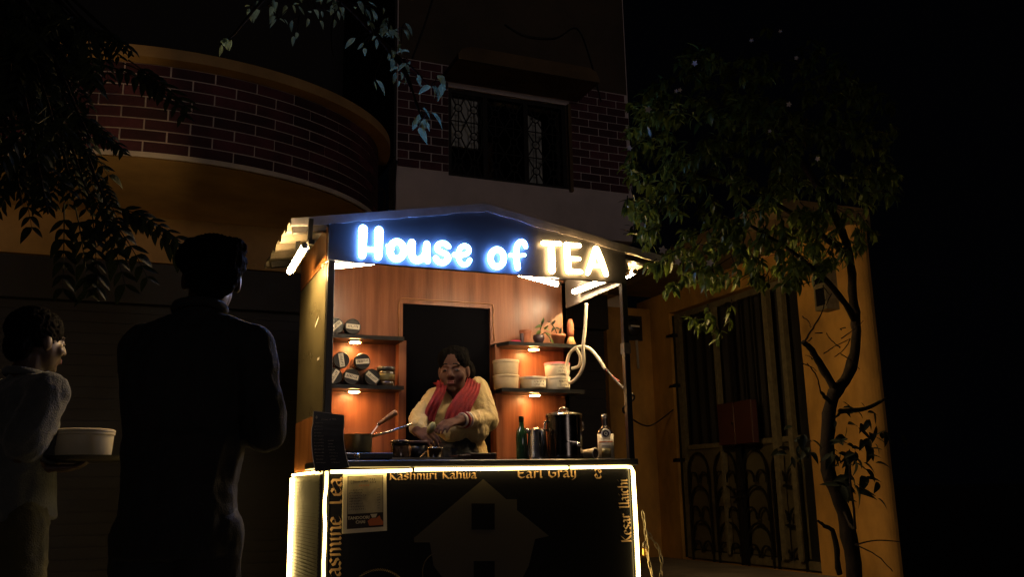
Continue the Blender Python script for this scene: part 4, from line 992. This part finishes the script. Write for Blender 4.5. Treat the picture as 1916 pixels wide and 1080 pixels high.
def hand(b, wrist, d, palm, curl=.7, L=.17, spread=.12, thumb_side=1):
    """palm slab, four unequal bent fingers, thumb from the side"""
    d = Vector(d).normalized(); pn = Vector(palm); pn = (pn-d*pn.dot(d)).normalized(); sd = d.cross(pn)*thumb_side; w_ = Vector(wrist); k = L/.17
    for i, o in enumerate((.026, .009, -.009, -.026)):
        b.cap(w_+d*.012*k+sd*o*.6*k, w_+d*.078*k+sd*o*k, .0145*k, .0115*k, 8)
    for i, (o, ln) in enumerate(((.028, .066), (.0095, .076), (-.0095, .07), (-.028, .054))):
        p = w_+d*.08*k+sd*o*1.08*k; dd = (d+sd*(o*spread*30*.1)).normalized(); r = .0088*k
        for j, fr in enumerate((.45, .32, .26)):
            ax = dd.cross(pn).normalized(); dd = Quaternion(ax, curl*(.6 if j == 0 else .9)) @ dd
            q = p+dd*ln*fr*k; b.cap(p, q, r, r*.92, 8); p = q; r *= .92
    p = w_+d*.022*k+sd*.026*k; dd = (d*.62+sd*.7+pn*.35).normalized(); q = p+dd*.042*k; b.cap(p, q, .0125*k, .0105*k, 8); dd = (dd+d*.5+pn*.3).normalized(); b.cap(q, q+dd*.034*k, .0102*k, .0085*k, 8)
def face_bits(par, T, R_, s, m_hair=True, look_down=True):
    for q in (-1, 1):
        MB().ell(T(Vector((q*.031, .0745, -.0005))*s), (.0125*s, .011*s, .0036*s), R_).build('eye', M['eye'], par, True)
        MB().ell(T(Vector((q*.031-.002, .0838, -.002))*s), (.0055*s, .003*s, .0052*s), R_).build('iris', M['iris'], par, True)
        MB().tube([T(Vector((q*.014, .092, .031))*s), T(Vector((q*.03, .0875, .0325))*s), T(Vector((q*.048, .075, .022))*s)], [.0028*s, .0035*s, .0018*s], 6).build('eyebrow', M['hair'], par, True)
    b = MB(); b.cap(T(Vector((-.012, .0885, -.058))*s), T(Vector((.012, .0885, -.058))*s), .0048*s, .0048*s); b.cap(T(Vector((-.013, .087, -.0665))*s), T(Vector((.013, .087, -.0665))*s), .0056*s, .0056*s); b.build('lips', M['lips'], par, True)

# ---- the vendor
vd = thing('person', 'woman in cream top and red scarf working behind the stall counter', 'person', (.745, .5, 0))
hc = at(849, 693, 1, .43); T, R_ = head_frame(hc, (-.5, -.86, 0), .12)
b = MB(); head_parts(b, T, R_, .97, 1.1)
neck = Vector((.752, .475, 1.33))
b.cap(T((0, -.025, -.06)), neck, .052, .06); b.ell((.75, .5, 1.2), (.15, .1, .16)); b.ell((.75, .5, .95), (.15, .11, .2)); b.cap((.75, .5, 1.3), (.75, .5, 1.0), .08, .12)
Ls, Le, Lw = at(890, 730, 1, .48), at(910, 786, 1, .40), at(858, 787, 1, .27)
Rs, Re, Rw = at(817, 748, 1, .47), at(785, 785, 1, .37), at(780, 806, 1, .27)
for a_, e_, w_ in ((Ls, Le, Lw), (Rs, Re, Rw)):
    b.cap((.75, .49, 1.29), a_, .06, .055); b.cap(a_, e_, .05, .042); b.cap(e_, w_, .04, .026)
hand(b, Lw, (at(822, 797, 1, .2)-Lw), (-.1, .25, -1), .45, .165, .12, -1)
hand(b, Rw, (at(803, 818, 1, .2)-Rw), (.3, .6, -.7), .55, .165, .12, 1)
for sx in (-.08, .08):
    b.cap((.75+sx, .5, .9), (.75+sx, .5, .48), .085, .06); b.cap((.75+sx, .5, .48), (.75+sx, .51, .08), .055, .04); b.cap((.75+sx, .52, .045), (.75+sx, .38, .03), .04, .03)
remesh(b, 'body', M['skin'], vd, .0042, 7)
face_bits(vd, T, R_, .97)
# hair pulled back in a bun
b = MB(); b.ell(T((0, -.027, .042)), (.077, .092, .083), R_, 22, 14); b.ell(T((.034, -.004, .052)), (.046, .068, .06), R_); b.ell(T((-.034, -.004, .052)), (.046, .068, .06), R_); b.ell(T((-.062, -.065, -.01)), (.036, .045, .058), R_); b.ell(T((.06, -.065, -.01)), (.03, .045, .055), R_); b.ell(T((-.02, -.095, .085)), (.042, .04, .036), R_); b.ell(T((0, -.12, .01)), (.04, .036, .042), R_); b.ell(T((.053, -.04, .01)), (.022, .05, .05), R_); b.ell(T((-.053, -.04, .01)), (.022, .05, .05), R_)
remesh(b, 'hair', M['hair'], vd, .004, 2, .002, 70, (1, 1, .35))
# kurta
b = MB(); b.ell((.752, .475, 1.215), (.165, .125, .125)); b.ell((.75, .49, 1.07), (.172, .135, .16)); b.ell((.75, .5, .93), (.19, .15, .2)); b.ell((.705, .37, 1.19), (.075, .06, .07)); b.ell((.815, .375, 1.19), (.075, .06, .07))
b.cap((.75, .5, 1.285), Ls, .075, .066); b.cap((.75, .5, 1.285), Rs, .075, .06); b.cap(neck-Vector((0, -.01, .01)), (.75, .5, 1.27), .066, .1)
Lc = Le.lerp(Lw, .62); b.cap(Ls, Le, .07, .06); b.cap(Le, Lc, .056, .038)
Rc = Re.lerp(Rw, .8); b.cap(Rs, Re, .06, .05); b.cap(Re, Rc, .046, .038)
b.cap((.75, .5, .9), (.75, .5, .55), .19, .24)
remesh(b, 'kurta', M['kurta'], vd, .005, 3, .005, 16, (1.3, 1, .8))
b = MB(); b.ell((.732, .462, 1.03), (.142, .146, .19)); remesh(b, 'apron', M['blackcloth'], vd, .006, 4, .004, 15)
b = MB()
for sx in (-.08, .08): b.cap((.75+sx, .5, .56), (.75+sx, .51, .1), .075, .06)
remesh(b, 'trousers', M['blackcloth'], vd, .012, 4)
for sx in (-.08, .08): MB().ell((.75+sx, .44, .035), (.045, .12, .034)).build('shoe', M['shoe'], vd, True)
for k in range(3):
    c_ = Lw.lerp(Le, .12+.09*k); d = (Le-Lw).normalized(); x = d.orthogonal().normalized(); y = d.cross(x); rr = .033+.002*k
    MB().tube([c_+(x*math.cos(a)+y*math.sin(a))*rr for a in [2*PI*i/20 for i in range(21)]], .0045, 6, False).build('bangle', M['bangle'] if k != 1 else M['scarf'], vd, True)
placket = MB()
for k in range(7): placket.ell((.735, .34-.002*k, 1.29-.022*k), .004)
placket.build('button_row', M['bangle'], vd, True)
def ribbon(pts, widths, name, m, par, waves=5, amp=.006, th=.004, side=None):
    P_ = [Vector(p) for p in pts]; out = []; ws = []
    for i in range(len(P_)-1):
        p0, p1, p2, p3 = P_[max(i-1, 0)], P_[i], P_[i+1], P_[min(i+2, len(P_)-1)]
        for k in range(8):
            t = k/8; out.append(.5*((2*p1)+(p2-p0)*t+(2*p0-5*p1+4*p2-p3)*t*t+(3*p1-p0-3*p2+p3)*t**3)); ws.append(widths[i]*(1-t)+widths[i+1]*t)
    out.append(P_[-1]); ws.append(widths[-1]); nu = 24; v = []; v2 = []
    for i, p in enumerate(out):
        d = (out[min(i+1, len(out)-1)]-out[max(i-1, 0)]).normalized(); sd = Vector(side(i/len(out), p)) if side else Vector((1, 0, 0)); sd = (sd-d*sd.dot(d)).normalized(); n = sd.cross(d)
        for j in range(nu+1):
            u = j/nu-.5; h = amp*math.sin(u*2*PI*waves+i*.12)+amp*.5*math.sin(u*2*PI*waves*2.3+i*.3)
            q = p+sd*(u*ws[i])+n*h+Vector((0, .25*abs(u)**2*ws[i]*2.0, 0)); v.append(q); v2.append(q-n*th)
    a = len(v); f = []
    for i in range(len(out)-1):
        for j in range(nu):
            q = i*(nu+1)+j; f += [(q, q+1, q+nu+2, q+nu+1), (q+a, q+nu+1+a, q+nu+2+a, q+1+a)]
        for j in (0, nu):
            q = i*(nu+1)+j; f.append((q, q+nu+1, q+nu+1+a, q+a))
    for i in (0, len(out)-1):
        for j in range(nu): q = i*(nu+1)+j; f.append((q, q+1, q+1+a, q+a))
    return MB().add(v+v2, f).build(name, m, par, True)
def sd_(t, p): return (1, .0, 0) if t > .35 else Vector((1-t/.35, 0, 0))*.0+Vector((.4+t*1.7, -.9+t*2.4, .3))
ribbon([(.75, .58, 1.43), (.81, .545, 1.455), (.838, .46, 1.45), at(884, 728, 1, .36), at(869, 752, 1, .318), at(859, 774, 1, .305), at(853, 792, 1, .305)], [.06, .06, .07, .08, .1, .115, .115], 'scarf', M['scarf'], vd, 5, .005, side=lambda t, p: (1, 0, .0) if t > .4 else (1, .1, -.5))
ribbon([(.75, .58, 1.43), (.69, .545, 1.44), (.672, .46, 1.43), at(826, 729, 1, .36), at(817, 750, 1, .325), at(808, 770, 1, .325), at(804, 788, 1, .325)], [.06, .055, .055, .05, .055, .06, .05], 'scarf', M['scarf'], vd, 3, .005, side=lambda t, p: (1, 0, .0) if t > .4 else (1, -.1, .5))
# what she is peeling
pc = at(807, 801, 1, .19); ob = MB().ell(pc, (.018, .022, .03), Euler((.2, .5, 0)).to_matrix()).build('ginger_root', M['root'], None, True)
tag(ob, 'pale greenish root held in the vendor\'s hands', 'root')

# ---- standing dark figures
def person(label, base, hc, fwd, tilt, J, shirt, trousers, hairm, skin, shortleg=False, hairstyle='mop', sleeve=1., hs=1.):
    p = thing('person', label, 'person', base); T, R_ = head_frame(hc, fwd, tilt); f = Vector(fwd).normalized(); x = f.cross(Vector((0, 0, 1))).normalized()
    b = MB(); head_parts(b, T, R_, hs); nk = J['neck']; b.cap(T((0, -.02, -.06)), nk, .05*hs, .058*hs)
    ch, pv = J['chest'], J['pelvis']
    def orient(): return Matrix(((x.x, f.x, 0), (x.y, f.y, 0), (0, 0, 1)))
    O = orient(); b.ell(ch, (.15, .09, .2), O); b.ell(pv, (.14, .1, .12), O); b.cap(ch, pv, .1, .11)
    for s_ in ('L', 'R'):
        S_, E_, W_ = J[s_+'s'], J[s_+'e'], J[s_+'w']; b.cap(nk-Vector((0, 0, .03)), S_, .05, .05); b.cap(S_, E_, .045, .038); b.cap(E_, W_, .036, .025)
        hd_ = J.get(s_+'h', (W_-E_)); hand(b, W_, hd_, J.get(s_+'p', f*-1), J.get('curl', .5), .17, .12, 1 if s_ == 'L' else -1)
        h_, k_, a_ = J[s_+'hip'], J[s_+'k'], J[s_+'a']; b.cap(h_, k_, .075, .05); b.cap(k_, a_, .05, .034); b.cap(a_, a_+f*.12-Vector((0, 0, .04)), .035, .03)
    remesh(b, 'body', skin, p, .0055, 4); face_bits(p, T, R_, hs)
    b = MB()
    if hairstyle == 'mop':
        b.ell(T((0, -.03, .045)), (.088, .104, .072), R_, 22, 14); b.ell(T((0, .03, .075)), (.075, .075, .035), R_); b.ell(T((0, -.08, -.01)), (.072, .04, .07), R_); b.ell(T((.062, .03, .06)), (.035, .045, .035), R_); b.ell(T((-.07, .0, .06)), (.03, .055, .04), R_); b.ell(T((.045, -.05, .08)), (.045, .05, .028), R_); b.ell(T((-.04, -.02, .085)), (.045, .05, .026), R_)
    else:
        b.ell(T((0, -.022, .042)), (.08, .097, .08), R_, 22, 14); b.ell(T((0, -.07, -.02)), (.062, .04, .06), R_)
    remesh(b, 'hair', hairm, p, .0045, 1, .006, 55)
    b = MB(); b.ell(ch, (.172, .12, .2), O); b.ell((ch+pv)/2, (.158, .12, .24), O); b.cap(nk-Vector((0, 0, .02)), ch, .062, .12)
    hem = J.get('hem', pv.z-.1); b.tube([Vector((pv.x, pv.y, z)) for z in (pv.z+.22, pv.z+.1, pv.z, hem)], [.14, .145, .152, .158], 20)
    for s_ in ('L', 'R'):
        S_, E_, W_ = J[s_+'s'], J[s_+'e'], J[s_+'w']; b.cap(nk-Vector((0, 0, .05)), S_, .062, .066)
        if sleeve >= 1: b.cap(S_, E_, .066, .058); b.cap(E_, E_.lerp(W_, .9), .056, .042)
        else: b.cap(S_, S_.lerp(E_, sleeve), .066, .07)
    remesh(b, 'shirt', shirt, p, .007, 5, .006, 9, (1.2, 1.2, .7))
    MB().tube([nk+Vector((math.cos(a)*.066, math.sin(a)*.066, .012+.012*math.cos(a-math.atan2(-f.y, -f.x)))) for a in [2*PI*i/24 for i in range(25)]], .014, 8, False).build('collar', shirt, p, True)
    b = MB(); b.ell(pv, (.155, .115, .13), O)
    for s_ in ('L', 'R'):
        h_, k_, a_ = J[s_+'hip'], J[s_+'k'], J[s_+'a']
        if shortleg: b.cap(h_, h_.lerp(k_, .72), .095, .09)
        else: b.cap(h_, k_, .09, .072); b.cap(k_, a_, .07, .055)
    remesh(b, 'shorts' if shortleg else 'trousers', trousers, p, .01, 4, .005, 14)
    for s_ in ('L', 'R'):
        a_ = J[s_+'a']; ang = math.atan2(f.y, f.x)-PI/2; MB().ell(a_+f*.06-Vector((0, 0, a_.z-.042)), (.046, .135, .042), Matrix.Rotation(ang, 3, 'Z')).build('shoe', M['shoe'], p, True)
    return p
# man seen from behind
YM = -1.15
hc = at(396, 522, 1, YM); fx = Vector((.36, .93, 0)).normalized(); rx = fx.cross(Vector((0, 0, 1))).normalized()
nk = at(392, 592, 1, YM); nk = Vector((hc.x-.03, YM-.035, nk.z)); chm = nk+Vector((-.02, -.01, -.2)); pvm = Vector((chm.x-.005, YM-.02, .84))
Jm = dict(neck=nk, chest=chm, pelvis=pvm, hem=.74)
for s_, q in (('R', 1), ('L', -1)):
    Jm[s_+'s'] = nk+rx*(q*.152)+Vector((0, 0, -.1)); Jm[s_+'hip'] = pvm+rx*(q*.085)+Vector((0, 0, -.04)); Jm[s_+'k'] = Vector((pvm.x, pvm.y, .46))+rx*(q*.09)+fx*.02; Jm[s_+'a'] = Vector((pvm.x, pvm.y, .085))+rx*(q*.1)
    Jm[s_+'e'] = Jm[s_+'s']+rx*(q*(.05 if q > 0 else -.03))+Vector((0, 0, -.235))-fx*.01; Jm[s_+'w'] = Jm[s_+'e']+Vector((-.06 if q > 0 else .06, .2, .03)); Jm[s_+'p'] = -rx*q
person('man in dark untucked shirt seen from behind facing the stall', (pvm.x, pvm.y, 0), hc, Vector((.05, 1, 0)), .08, Jm, M['blackcloth'], M['blackcloth'], M['hair'], M['skin2'], hairstyle='mop')
# person at the far left, holding a tray
YL = -.25
hc = at(72, 640, 1, YL); fx = Vector((.82, .57, 0)).normalized(); rx = fx.cross(Vector((0, 0, 1))).normalized()
nk = Vector((hc.x-.03, YL+.01, at(70, 708, 1, YL).z)); chl = nk+Vector((-.015, .0, -.19)); pvl = Vector((nk.x-.02, YL, .86))
TRC = at(158, 872, 1, YL)
Jl = dict(neck=nk, chest=chl, pelvis=pvl, hem=.83, curl=.3)
for s_, q in (('R', 1), ('L', -1)):
    Jl[s_+'s'] = nk+rx*(q*.155)+Vector((0, 0, -.06)); Jl[s_+'hip'] = pvl+rx*(q*.08)+Vector((0, 0, -.04)); Jl[s_+'k'] = Vector((pvl.x, pvl.y, .46))+rx*(q*.085)+fx*.02; Jl[s_+'a'] = Vector((pvl.x, pvl.y, .085))+rx*(q*.09)
    Jl[s_+'e'] = Jl[s_+'s']+rx*(q*.03)+Vector((0, 0, -.24))-fx*.02; Jl[s_+'w'] = Jl[s_+'e']+fx*.19+Vector((0, 0, -.005))-rx*(q*.04)
    Jl[s_+'w'] = TRC+Vector((-.125, -.075*q, -.012)); Jl[s_+'h'] = Vector((1, .25*q, .06)); Jl[s_+'e'] = Jl[s_+'s']+(Jl[s_+'w']-Jl[s_+'s'])*.5+Vector((-.07, -.03*q, -.08)); Jl[s_+'p'] = Vector((0, 0, 1))
p_left = person('person in grey printed T-shirt and olive shorts holding a black tray at far left', (pvl.x, pvl.y, 0), hc, fx, .05, Jl, M['bluegrey'], M['shorts'], M['hair'], M['skin2'], True, 'crop', .8, .97)
# tray and container carried
tcen = TRC; tz = TRC.z+.012
ty = thing('tray', 'black serving tray carried by the person at far left', 'tray', (tcen.x, tcen.y, tz))
o = MB().lathe([(.13, 0), (.15, .006), (.165, .02), (.16, .02), (.145, .008), (.12, .0055)], (tcen.x, tcen.y, tz), 32).build('tray_dish', M['tray'], ty); smooth_by_angle(o)
bc = Vector((tcen.x-.01, tcen.y, tz+.0085))
bw_ = thing('container', 'round cream container standing on the carried black tray', 'container', tuple(bc))
o = MB().lathe([(.09, 0), (.095, .006), (.1, .085), (.104, .087), (.104, .095), (.1, .096)], bc, 32).build('body', M['bowl'], bw_); smooth_by_angle(o)
o = MB().lathe([(.105, .0965), (.105, .103), (.097, .107)], bc, 32).build('lid', M['bowl'], bw_); smooth_by_angle(o)

# ================================================================== TREES
def trunk_tube(mb, pts, r0, r1, n=9, jit=.006, rnd=random):
    P_ = [Vector(p) for p in pts]; out = []
    for i in range(len(P_)-1):
        p0, p1, p2, p3 = P_[max(i-1, 0)], P_[i], P_[i+1], P_[min(i+2, len(P_)-1)]
        for k in range(5):
            t = k/5; out.append(.5*((2*p1)+(p2-p0)*t+(2*p0-5*p1+4*p2-p3)*t*t+(3*p1-p0-3*p2+p3)*t**3)+Vector((rnd.uniform(-jit, jit), rnd.uniform(-jit, jit), 0)))
    out.append(P_[-1]); m_ = len(out); mb.tube(out, [r0+(r1-r0)*i/(m_-1)+rnd.uniform(-1, 1)*r0*.1 for i in range(m_)], n); return out
rt_ = random.Random(21)
TY = -.25
def tp(px, py, y=TY): return at(px, py, 1, y)
tb = tp(1592, 1080); ground_pt = Vector((tb.x+.05, TY, -.02))
tree = thing('tree', 'flowering tree with crooked dark trunk in front of the yellow gate wall', 'tree', (ground_pt.x, TY, 0))
tk = MB(); trunk_tube(tk, [ground_pt, tp(1600, 1085), tp(1578, 960), tp(1552, 880), tp(1548, 790), tp(1562, 735)], .041, .032, 12, .007, rt_); trunk = tk.build('trunk', M['bark'], tree, True)
def limb(pts, r0, r1, name='branch'):
    m_ = MB(); trunk_tube(m_, pts, r0, r1, 8, .003, rt_); return m_.build(name, M['bark'], tree, True)
limb([tp(1562, 738), tp(1592, 690), tp(1602, 620, -.28), tp(1596, 560, -.3), tp(1590, 480, -.32), tp(1560, 400, -.35), tp(1500, 300, -.35)], .031, .017)
limb([tp(1560, 728), tp(1540, 690), tp(1518, 655, -.3), tp(1502, 640, -.32)], .022, .013)
limb([tp(1504, 642, -.32), tp(1520, 615, -.35), tp(1535, 590, -.35), tp(1545, 560, -.35)], .006, .002, 'twig')
limb([tp(1558, 760), tp(1545, 745, -.28), tp(1537, 735, -.3)], .012, .008)
limb([tp(1537, 737, -.3), tp(1528, 705, -.33), tp(1510, 680, -.36)], .004, .002, 'twig')
limb([tp(1572, 770), tp(1620, 765, -.2), tp(1660, 745, -.15)], .014, .007)
limb([tp(1600, 600, -.28), tp(1560, 540, -.45), tp(1480, 470, -.5), tp(1400, 420, -.5)], .018, .006)
limb([tp(1590, 480, -.32), tp(1450, 380, -.25), tp(1320, 330, -.2), tp(1240, 320, -.25)], .016, .005)
limb([tp(1560, 400, -.35), tp(1460, 250, -.3), tp(1330, 190, -.2)], .014, .004)
limb([tp(1575, 950), tp(1600, 990, -.4), tp(1590, 880, -.45), tp(1600, 850, -.45)], .008, .004, 'twig')
limb([tp(1570, 1075, -.3), tp(1560, 1000, -.35), tp(1542, 985, -.38), tp(1530, 975, -.38)], .014, .006)
limb([tp(1600, 1020, -.3), tp(1640, 1012, -.4), tp(1690, 1015, -.4)], .004, .002, 'twig')
limb([tp(1600, 1020, -.3), tp(1640, 1040, -.4), tp(1670, 1070, -.4)], .004, .002, 'twig')
for q in range(16):      # bare twigs against the yellow wall
    x0, y0 = rt_.uniform(1490, 1600), rt_.uniform(520, 700); dx, dy = rt_.uniform(-50, 50), rt_.uniform(-60, 40)
    limb([tp(x0, y0, -.35), tp(x0+dx*.5+rt_.uniform(-8, 8), y0+dy*.5, -.38), tp(x0+dx, y0+dy, -.4)], .003, .0015, 'twig')
# crown: leaf sprays; the ones nearest the sign show best and are single leaves
sprays = []
def crown_density(px, py):
    # silhouette traced loosely: left bulge by the sign, upper dome, ragged bottom
    return ((px-1430)/265)**2+((py-300)/240)**2 < 1 or ((px-1260)/95)**2+((py-400)/120)**2 < 1 or ((px-1370)/150)**2+((py-470)/70)**2 < 1
cnt = 0
while len(sprays) < 680:
    px, py = rt_.uniform(1165, 1720), rt_.uniform(55, 545)
    if not crown_density(px, py): continue
    if mnoise.noise(Vector((px*.018, py*.018, 3.1))) < -.22: continue
    y = rt_.uniform(-.75, .15) if px < 1350 else rt_.uniform(-.8, .35)
    sprays.append((px, py, y))
for px, py in ((1330, 600), (1350, 625), (1310, 610), (1365, 610), (1290, 600), (1340, 640), (1260, 540), (1240, 545), (1280, 530), (1300, 530)): sprays.append((px, py, -.2))
stems = MB(); leaves = []
for px, py, y in sprays:
    c = at(px, py, 1, y); d = Vector((c.x-2.35, c.y-TY, c.z-2.75)); d = (d.normalized()*.7+Vector((rt_.uniform(-.6, .6), rt_.uniform(-.6, .6), rt_.uniform(-.7, .35)))).normalized()
    Ls_ = rt_.uniform(.07, .14); stems.tube([c-d*Ls_, c, c+d*.01], [.0025, .0018, .001], 5)
    for q in range(rt_.randint(7, 13)):
        a = 2.4*q+rt_.random(); o1 = d.orthogonal().normalized(); o2 = d.cross(o1); side = o1*math.cos(a)+o2*math.sin(a)
        ld = (d*rt_.uniform(.2, .9)+side*.9+Vector((0, 0, -.35))).normalized(); p = c-d*(Ls_*rt_.uniform(0, .8)); leaves.append((p, ld, (side*-.2+Vector((rt_.uniform(-.4, .4), -.35, .9))), rt_.uniform(.03, .068), y, px, py))
stems.build('twig', M['bark'], tree)['kind'] = 'stuff'
leaves.sort(key=lambda l: ((l[5]-1210)/200)**2+((l[6]-400)/190)**2+max(0, l[4]+.1)*1.5)
for l in leaves[:190]: add_leaf('leaf', l[0], l[1], l[2], l[3], tree, rt_)
fm = MB()
for l in leaves[190:]: leaf_into(fm, 'leaf', l[0], l[1], l[2], l[3], rt_)
o = fm.build('foliage', M['leaf'], tree, True); o['kind'] = 'stuff'
# low dark leaf clumps round the trunk
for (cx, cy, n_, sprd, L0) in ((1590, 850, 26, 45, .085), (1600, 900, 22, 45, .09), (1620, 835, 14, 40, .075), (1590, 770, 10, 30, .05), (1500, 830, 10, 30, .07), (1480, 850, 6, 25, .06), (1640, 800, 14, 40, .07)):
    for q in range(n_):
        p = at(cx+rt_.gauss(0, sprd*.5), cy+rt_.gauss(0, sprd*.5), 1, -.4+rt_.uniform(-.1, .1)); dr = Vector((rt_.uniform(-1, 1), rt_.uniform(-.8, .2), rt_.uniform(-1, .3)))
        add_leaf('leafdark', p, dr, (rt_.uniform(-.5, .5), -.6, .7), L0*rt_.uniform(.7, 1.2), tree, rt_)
# white five-petalled flowers
pet = leaf_mesh('petal', M['flower'], 1, .3, .15, .1)
def flower(px, py, y, sz):
    c = at(px, py, 1, y); fw = (CAM['pos']-c).normalized(); fw = (fw+Vector((rt_.uniform(-.4, .4), 0, rt_.uniform(-.3, .3)))).normalized(); o1 = fw.orthogonal().normalized(); o2 = fw.cross(o1)
    w = MB()
    for k in range(5):
        a = 2*PI*k/5; d = o1*math.cos(a)+o2*math.sin(a); mt = leaf_mtx(c, (d+fw*.25), fw, sz); w.add([mt @ v.co for v in pet.vertices], [tuple(q.vertices) for q in pet.polygons])
    w.build('flower', M['flower'], tree, True)
for px, py, sz in ((1240, 468, .024), (1268, 490, .02), (1328, 492, .022), (1202, 420, .015), (1178, 277, .016), (1272, 168, .014), (1300, 118, .018), (1406, 75, .014), (1476, 195, .018), (1440, 245, .012), (1530, 297, .016), (1490, 108, .014), (1265, 170, .012), (1213, 205, .02), (1460, 58, .012)): flower(px, py, -.8 if px > 1190 else -.55, sz*.8)

# ---- overhead branch at the top left, lit blue by the sign
rt2 = random.Random(33)
ob_ = thing('tree', 'leafy branch with blue-lit pale leaves hanging in from the top above the sign', 'tree', tuple(Vector((-1.9, -1.0, 0))))
def tp2(px, py, y=-.62): return at(px, py, 1, y)
tkk = MB(); trunk_tube(tkk, [(-1.9, -1., -.02), (-1.95, -1.02, 1.5), (-1.85, -1.0, 2.6), (-1.4, -.9, 3.3), (-.7, -.8, 3.35)], .1, .05, 12, .005, rt2); tkk.build('trunk', M['bark'], ob_, True)
def tw2(pts, r0=.006, r1=.002): m_ = MB(); trunk_tube(m_, pts, r0, r1, 6, .002, rt2); m_.build('twig', M['bark'], ob_, True)
tw2([(-.7, -.8, 3.35), tp2(560, -60), tp2(640, 0), tp2(700, 60), tp2(750, 120), tp2(775, 180), tp2(790, 225)], .02, .003)
tw2([tp2(740, 100), tp2(775, 130), tp2(803, 160)], .004); tw2([tp2(690, 50), tp2(720, 55), tp2(750, 60)], .004); tw2([tp2(640, 0), tp2(622, 40), tp2(620, 80), tp2(624, 105)], .005)
tw2([tp2(560, -60), tp2(500, -10), tp2(440, 60), tp2(410, 85)], .008, .003); tw2([tp2(720, 90), tp2(705, 130), tp2(697, 158)], .004)
cl = [(790, 232, 9, 20, .085, -.62), (815, 162, 5, 12, .08, -.62), (752, 62, 7, 18, .06, -.62), (700, 70, 8, 22, .075, -.62), (700, 158, 3, 8, .075, -.62), (722, 48, 7, 20, .06, -.62), (755, 120, 6, 18, .06, -.62), (760, 145, 6, 20, .05, -.6), (735, 100, 6, 22, .05, -.6),
      (640, 12, 9, 26, .06, -.6), (620, 30, 7, 22, .05, -.6), (590, 25, 6, 25, .05, -.55), (560, 40, 5, 25, .05, -.5), (520, 45, 5, 25, .05, -.5), (470, 20, 6, 26, .055, -.55), (420, 85, 5, 14, .07, -.6), (500, 20, 5, 25, .05, -.5), (680, 20, 8, 25, .055, -.6), (530, 10, 5, 25, .05, -.5)]
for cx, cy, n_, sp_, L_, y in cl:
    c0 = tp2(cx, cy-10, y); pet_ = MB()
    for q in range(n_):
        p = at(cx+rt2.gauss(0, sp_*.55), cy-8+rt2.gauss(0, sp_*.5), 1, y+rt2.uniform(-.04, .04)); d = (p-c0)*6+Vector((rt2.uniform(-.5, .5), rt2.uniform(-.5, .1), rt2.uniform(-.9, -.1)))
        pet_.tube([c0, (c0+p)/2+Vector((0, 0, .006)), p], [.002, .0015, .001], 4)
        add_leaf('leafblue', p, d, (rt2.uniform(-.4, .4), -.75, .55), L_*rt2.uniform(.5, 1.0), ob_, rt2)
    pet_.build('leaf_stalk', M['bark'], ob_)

# ---- dark feathery tree at the far left
rt3 = random.Random(41)
nt_ = thing('tree', 'dark neem like tree with feathery fronds at the upper left before the balcony', 'tree', (-1.95, .2, 0))
m_ = MB(); trunk_tube(m_, [(-1.95, .2, -.02), (-1.9, .2, 1.5), (-1.6, .15, 2.6), (-1.35, .1, 3.3)], .09, .05, 12, .005, rt3); m_.build('trunk', M['bark'], nt_, True)
def frond(p, d, L, n=9):
    w = MB(); d = Vector(d).normalized(); pts = [Vector(p)+d*(L*t)+Vector((0, 0, -.35*L*t*t)) for t in [i/8 for i in range(9)]]; w.tube(pts, [.003*(1-.08*i) for i in range(9)], 4)
    up = Vector((rt3.uniform(-.3, .3), -.9, .5)).normalized()
    for i in range(2, 9):
        a = pts[i]; dd = (pts[i]-pts[i-1]).normalized(); sd = dd.cross(up).normalized()
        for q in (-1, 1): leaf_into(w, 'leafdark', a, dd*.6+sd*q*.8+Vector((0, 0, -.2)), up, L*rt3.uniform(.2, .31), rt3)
    w.build('frond', M['leafdark'], nt_)
m_ = MB(); YN = -.3
ends = [(210, 110), (150, 200), (170, 260), (130, 330), (170, 375), (200, 380), (100, 230), (60, 300), (140, 140), (180, 60), (90, 400), (40, 200), (60, 80), (150, 60), (120, 160), (120, 280), (40, 380), (20, 130), (250, 105), (10, 300), (10, 60)]
br = []
for ex, ey in ends:
    e = at(ex, ey, 1, YN+rt3.uniform(-.2, .2)); s0 = Vector((-1.45, .1, 3.1)); trunk_tube(m_, [s0, s0.lerp(e, .5)+Vector((0, 0, .08)), e], .012, .004, 5, .003, rt3)
    for q in range(6):
        t = rt3.uniform(.45, 1.); p = s0.lerp(e, t); d = (e-s0).normalized()*.6+Vector((rt3.uniform(-.7, .9), rt3.uniform(-.5, .3), rt3.uniform(-.9, .4))); frond(p, d, rt3.uniform(.13, .24))
for x_, y_, dx, dz in ((200, 385, 1, -.1), (190, 390, .7, -.7), (170, 380, .2, -1), (180, 385, .5, -.9), (215, 388, .9, -.3), (190, 120, 1, -.2), (230, 118, 1, -.3), (240, 112, .8, -.5), (120, 380, .1, -1), (140, 385, .3, -1)): frond(at(x_, y_, 1, YN), (dx, -.2, dz), .25)
m_.build('branch', M['bark'], nt_, True)
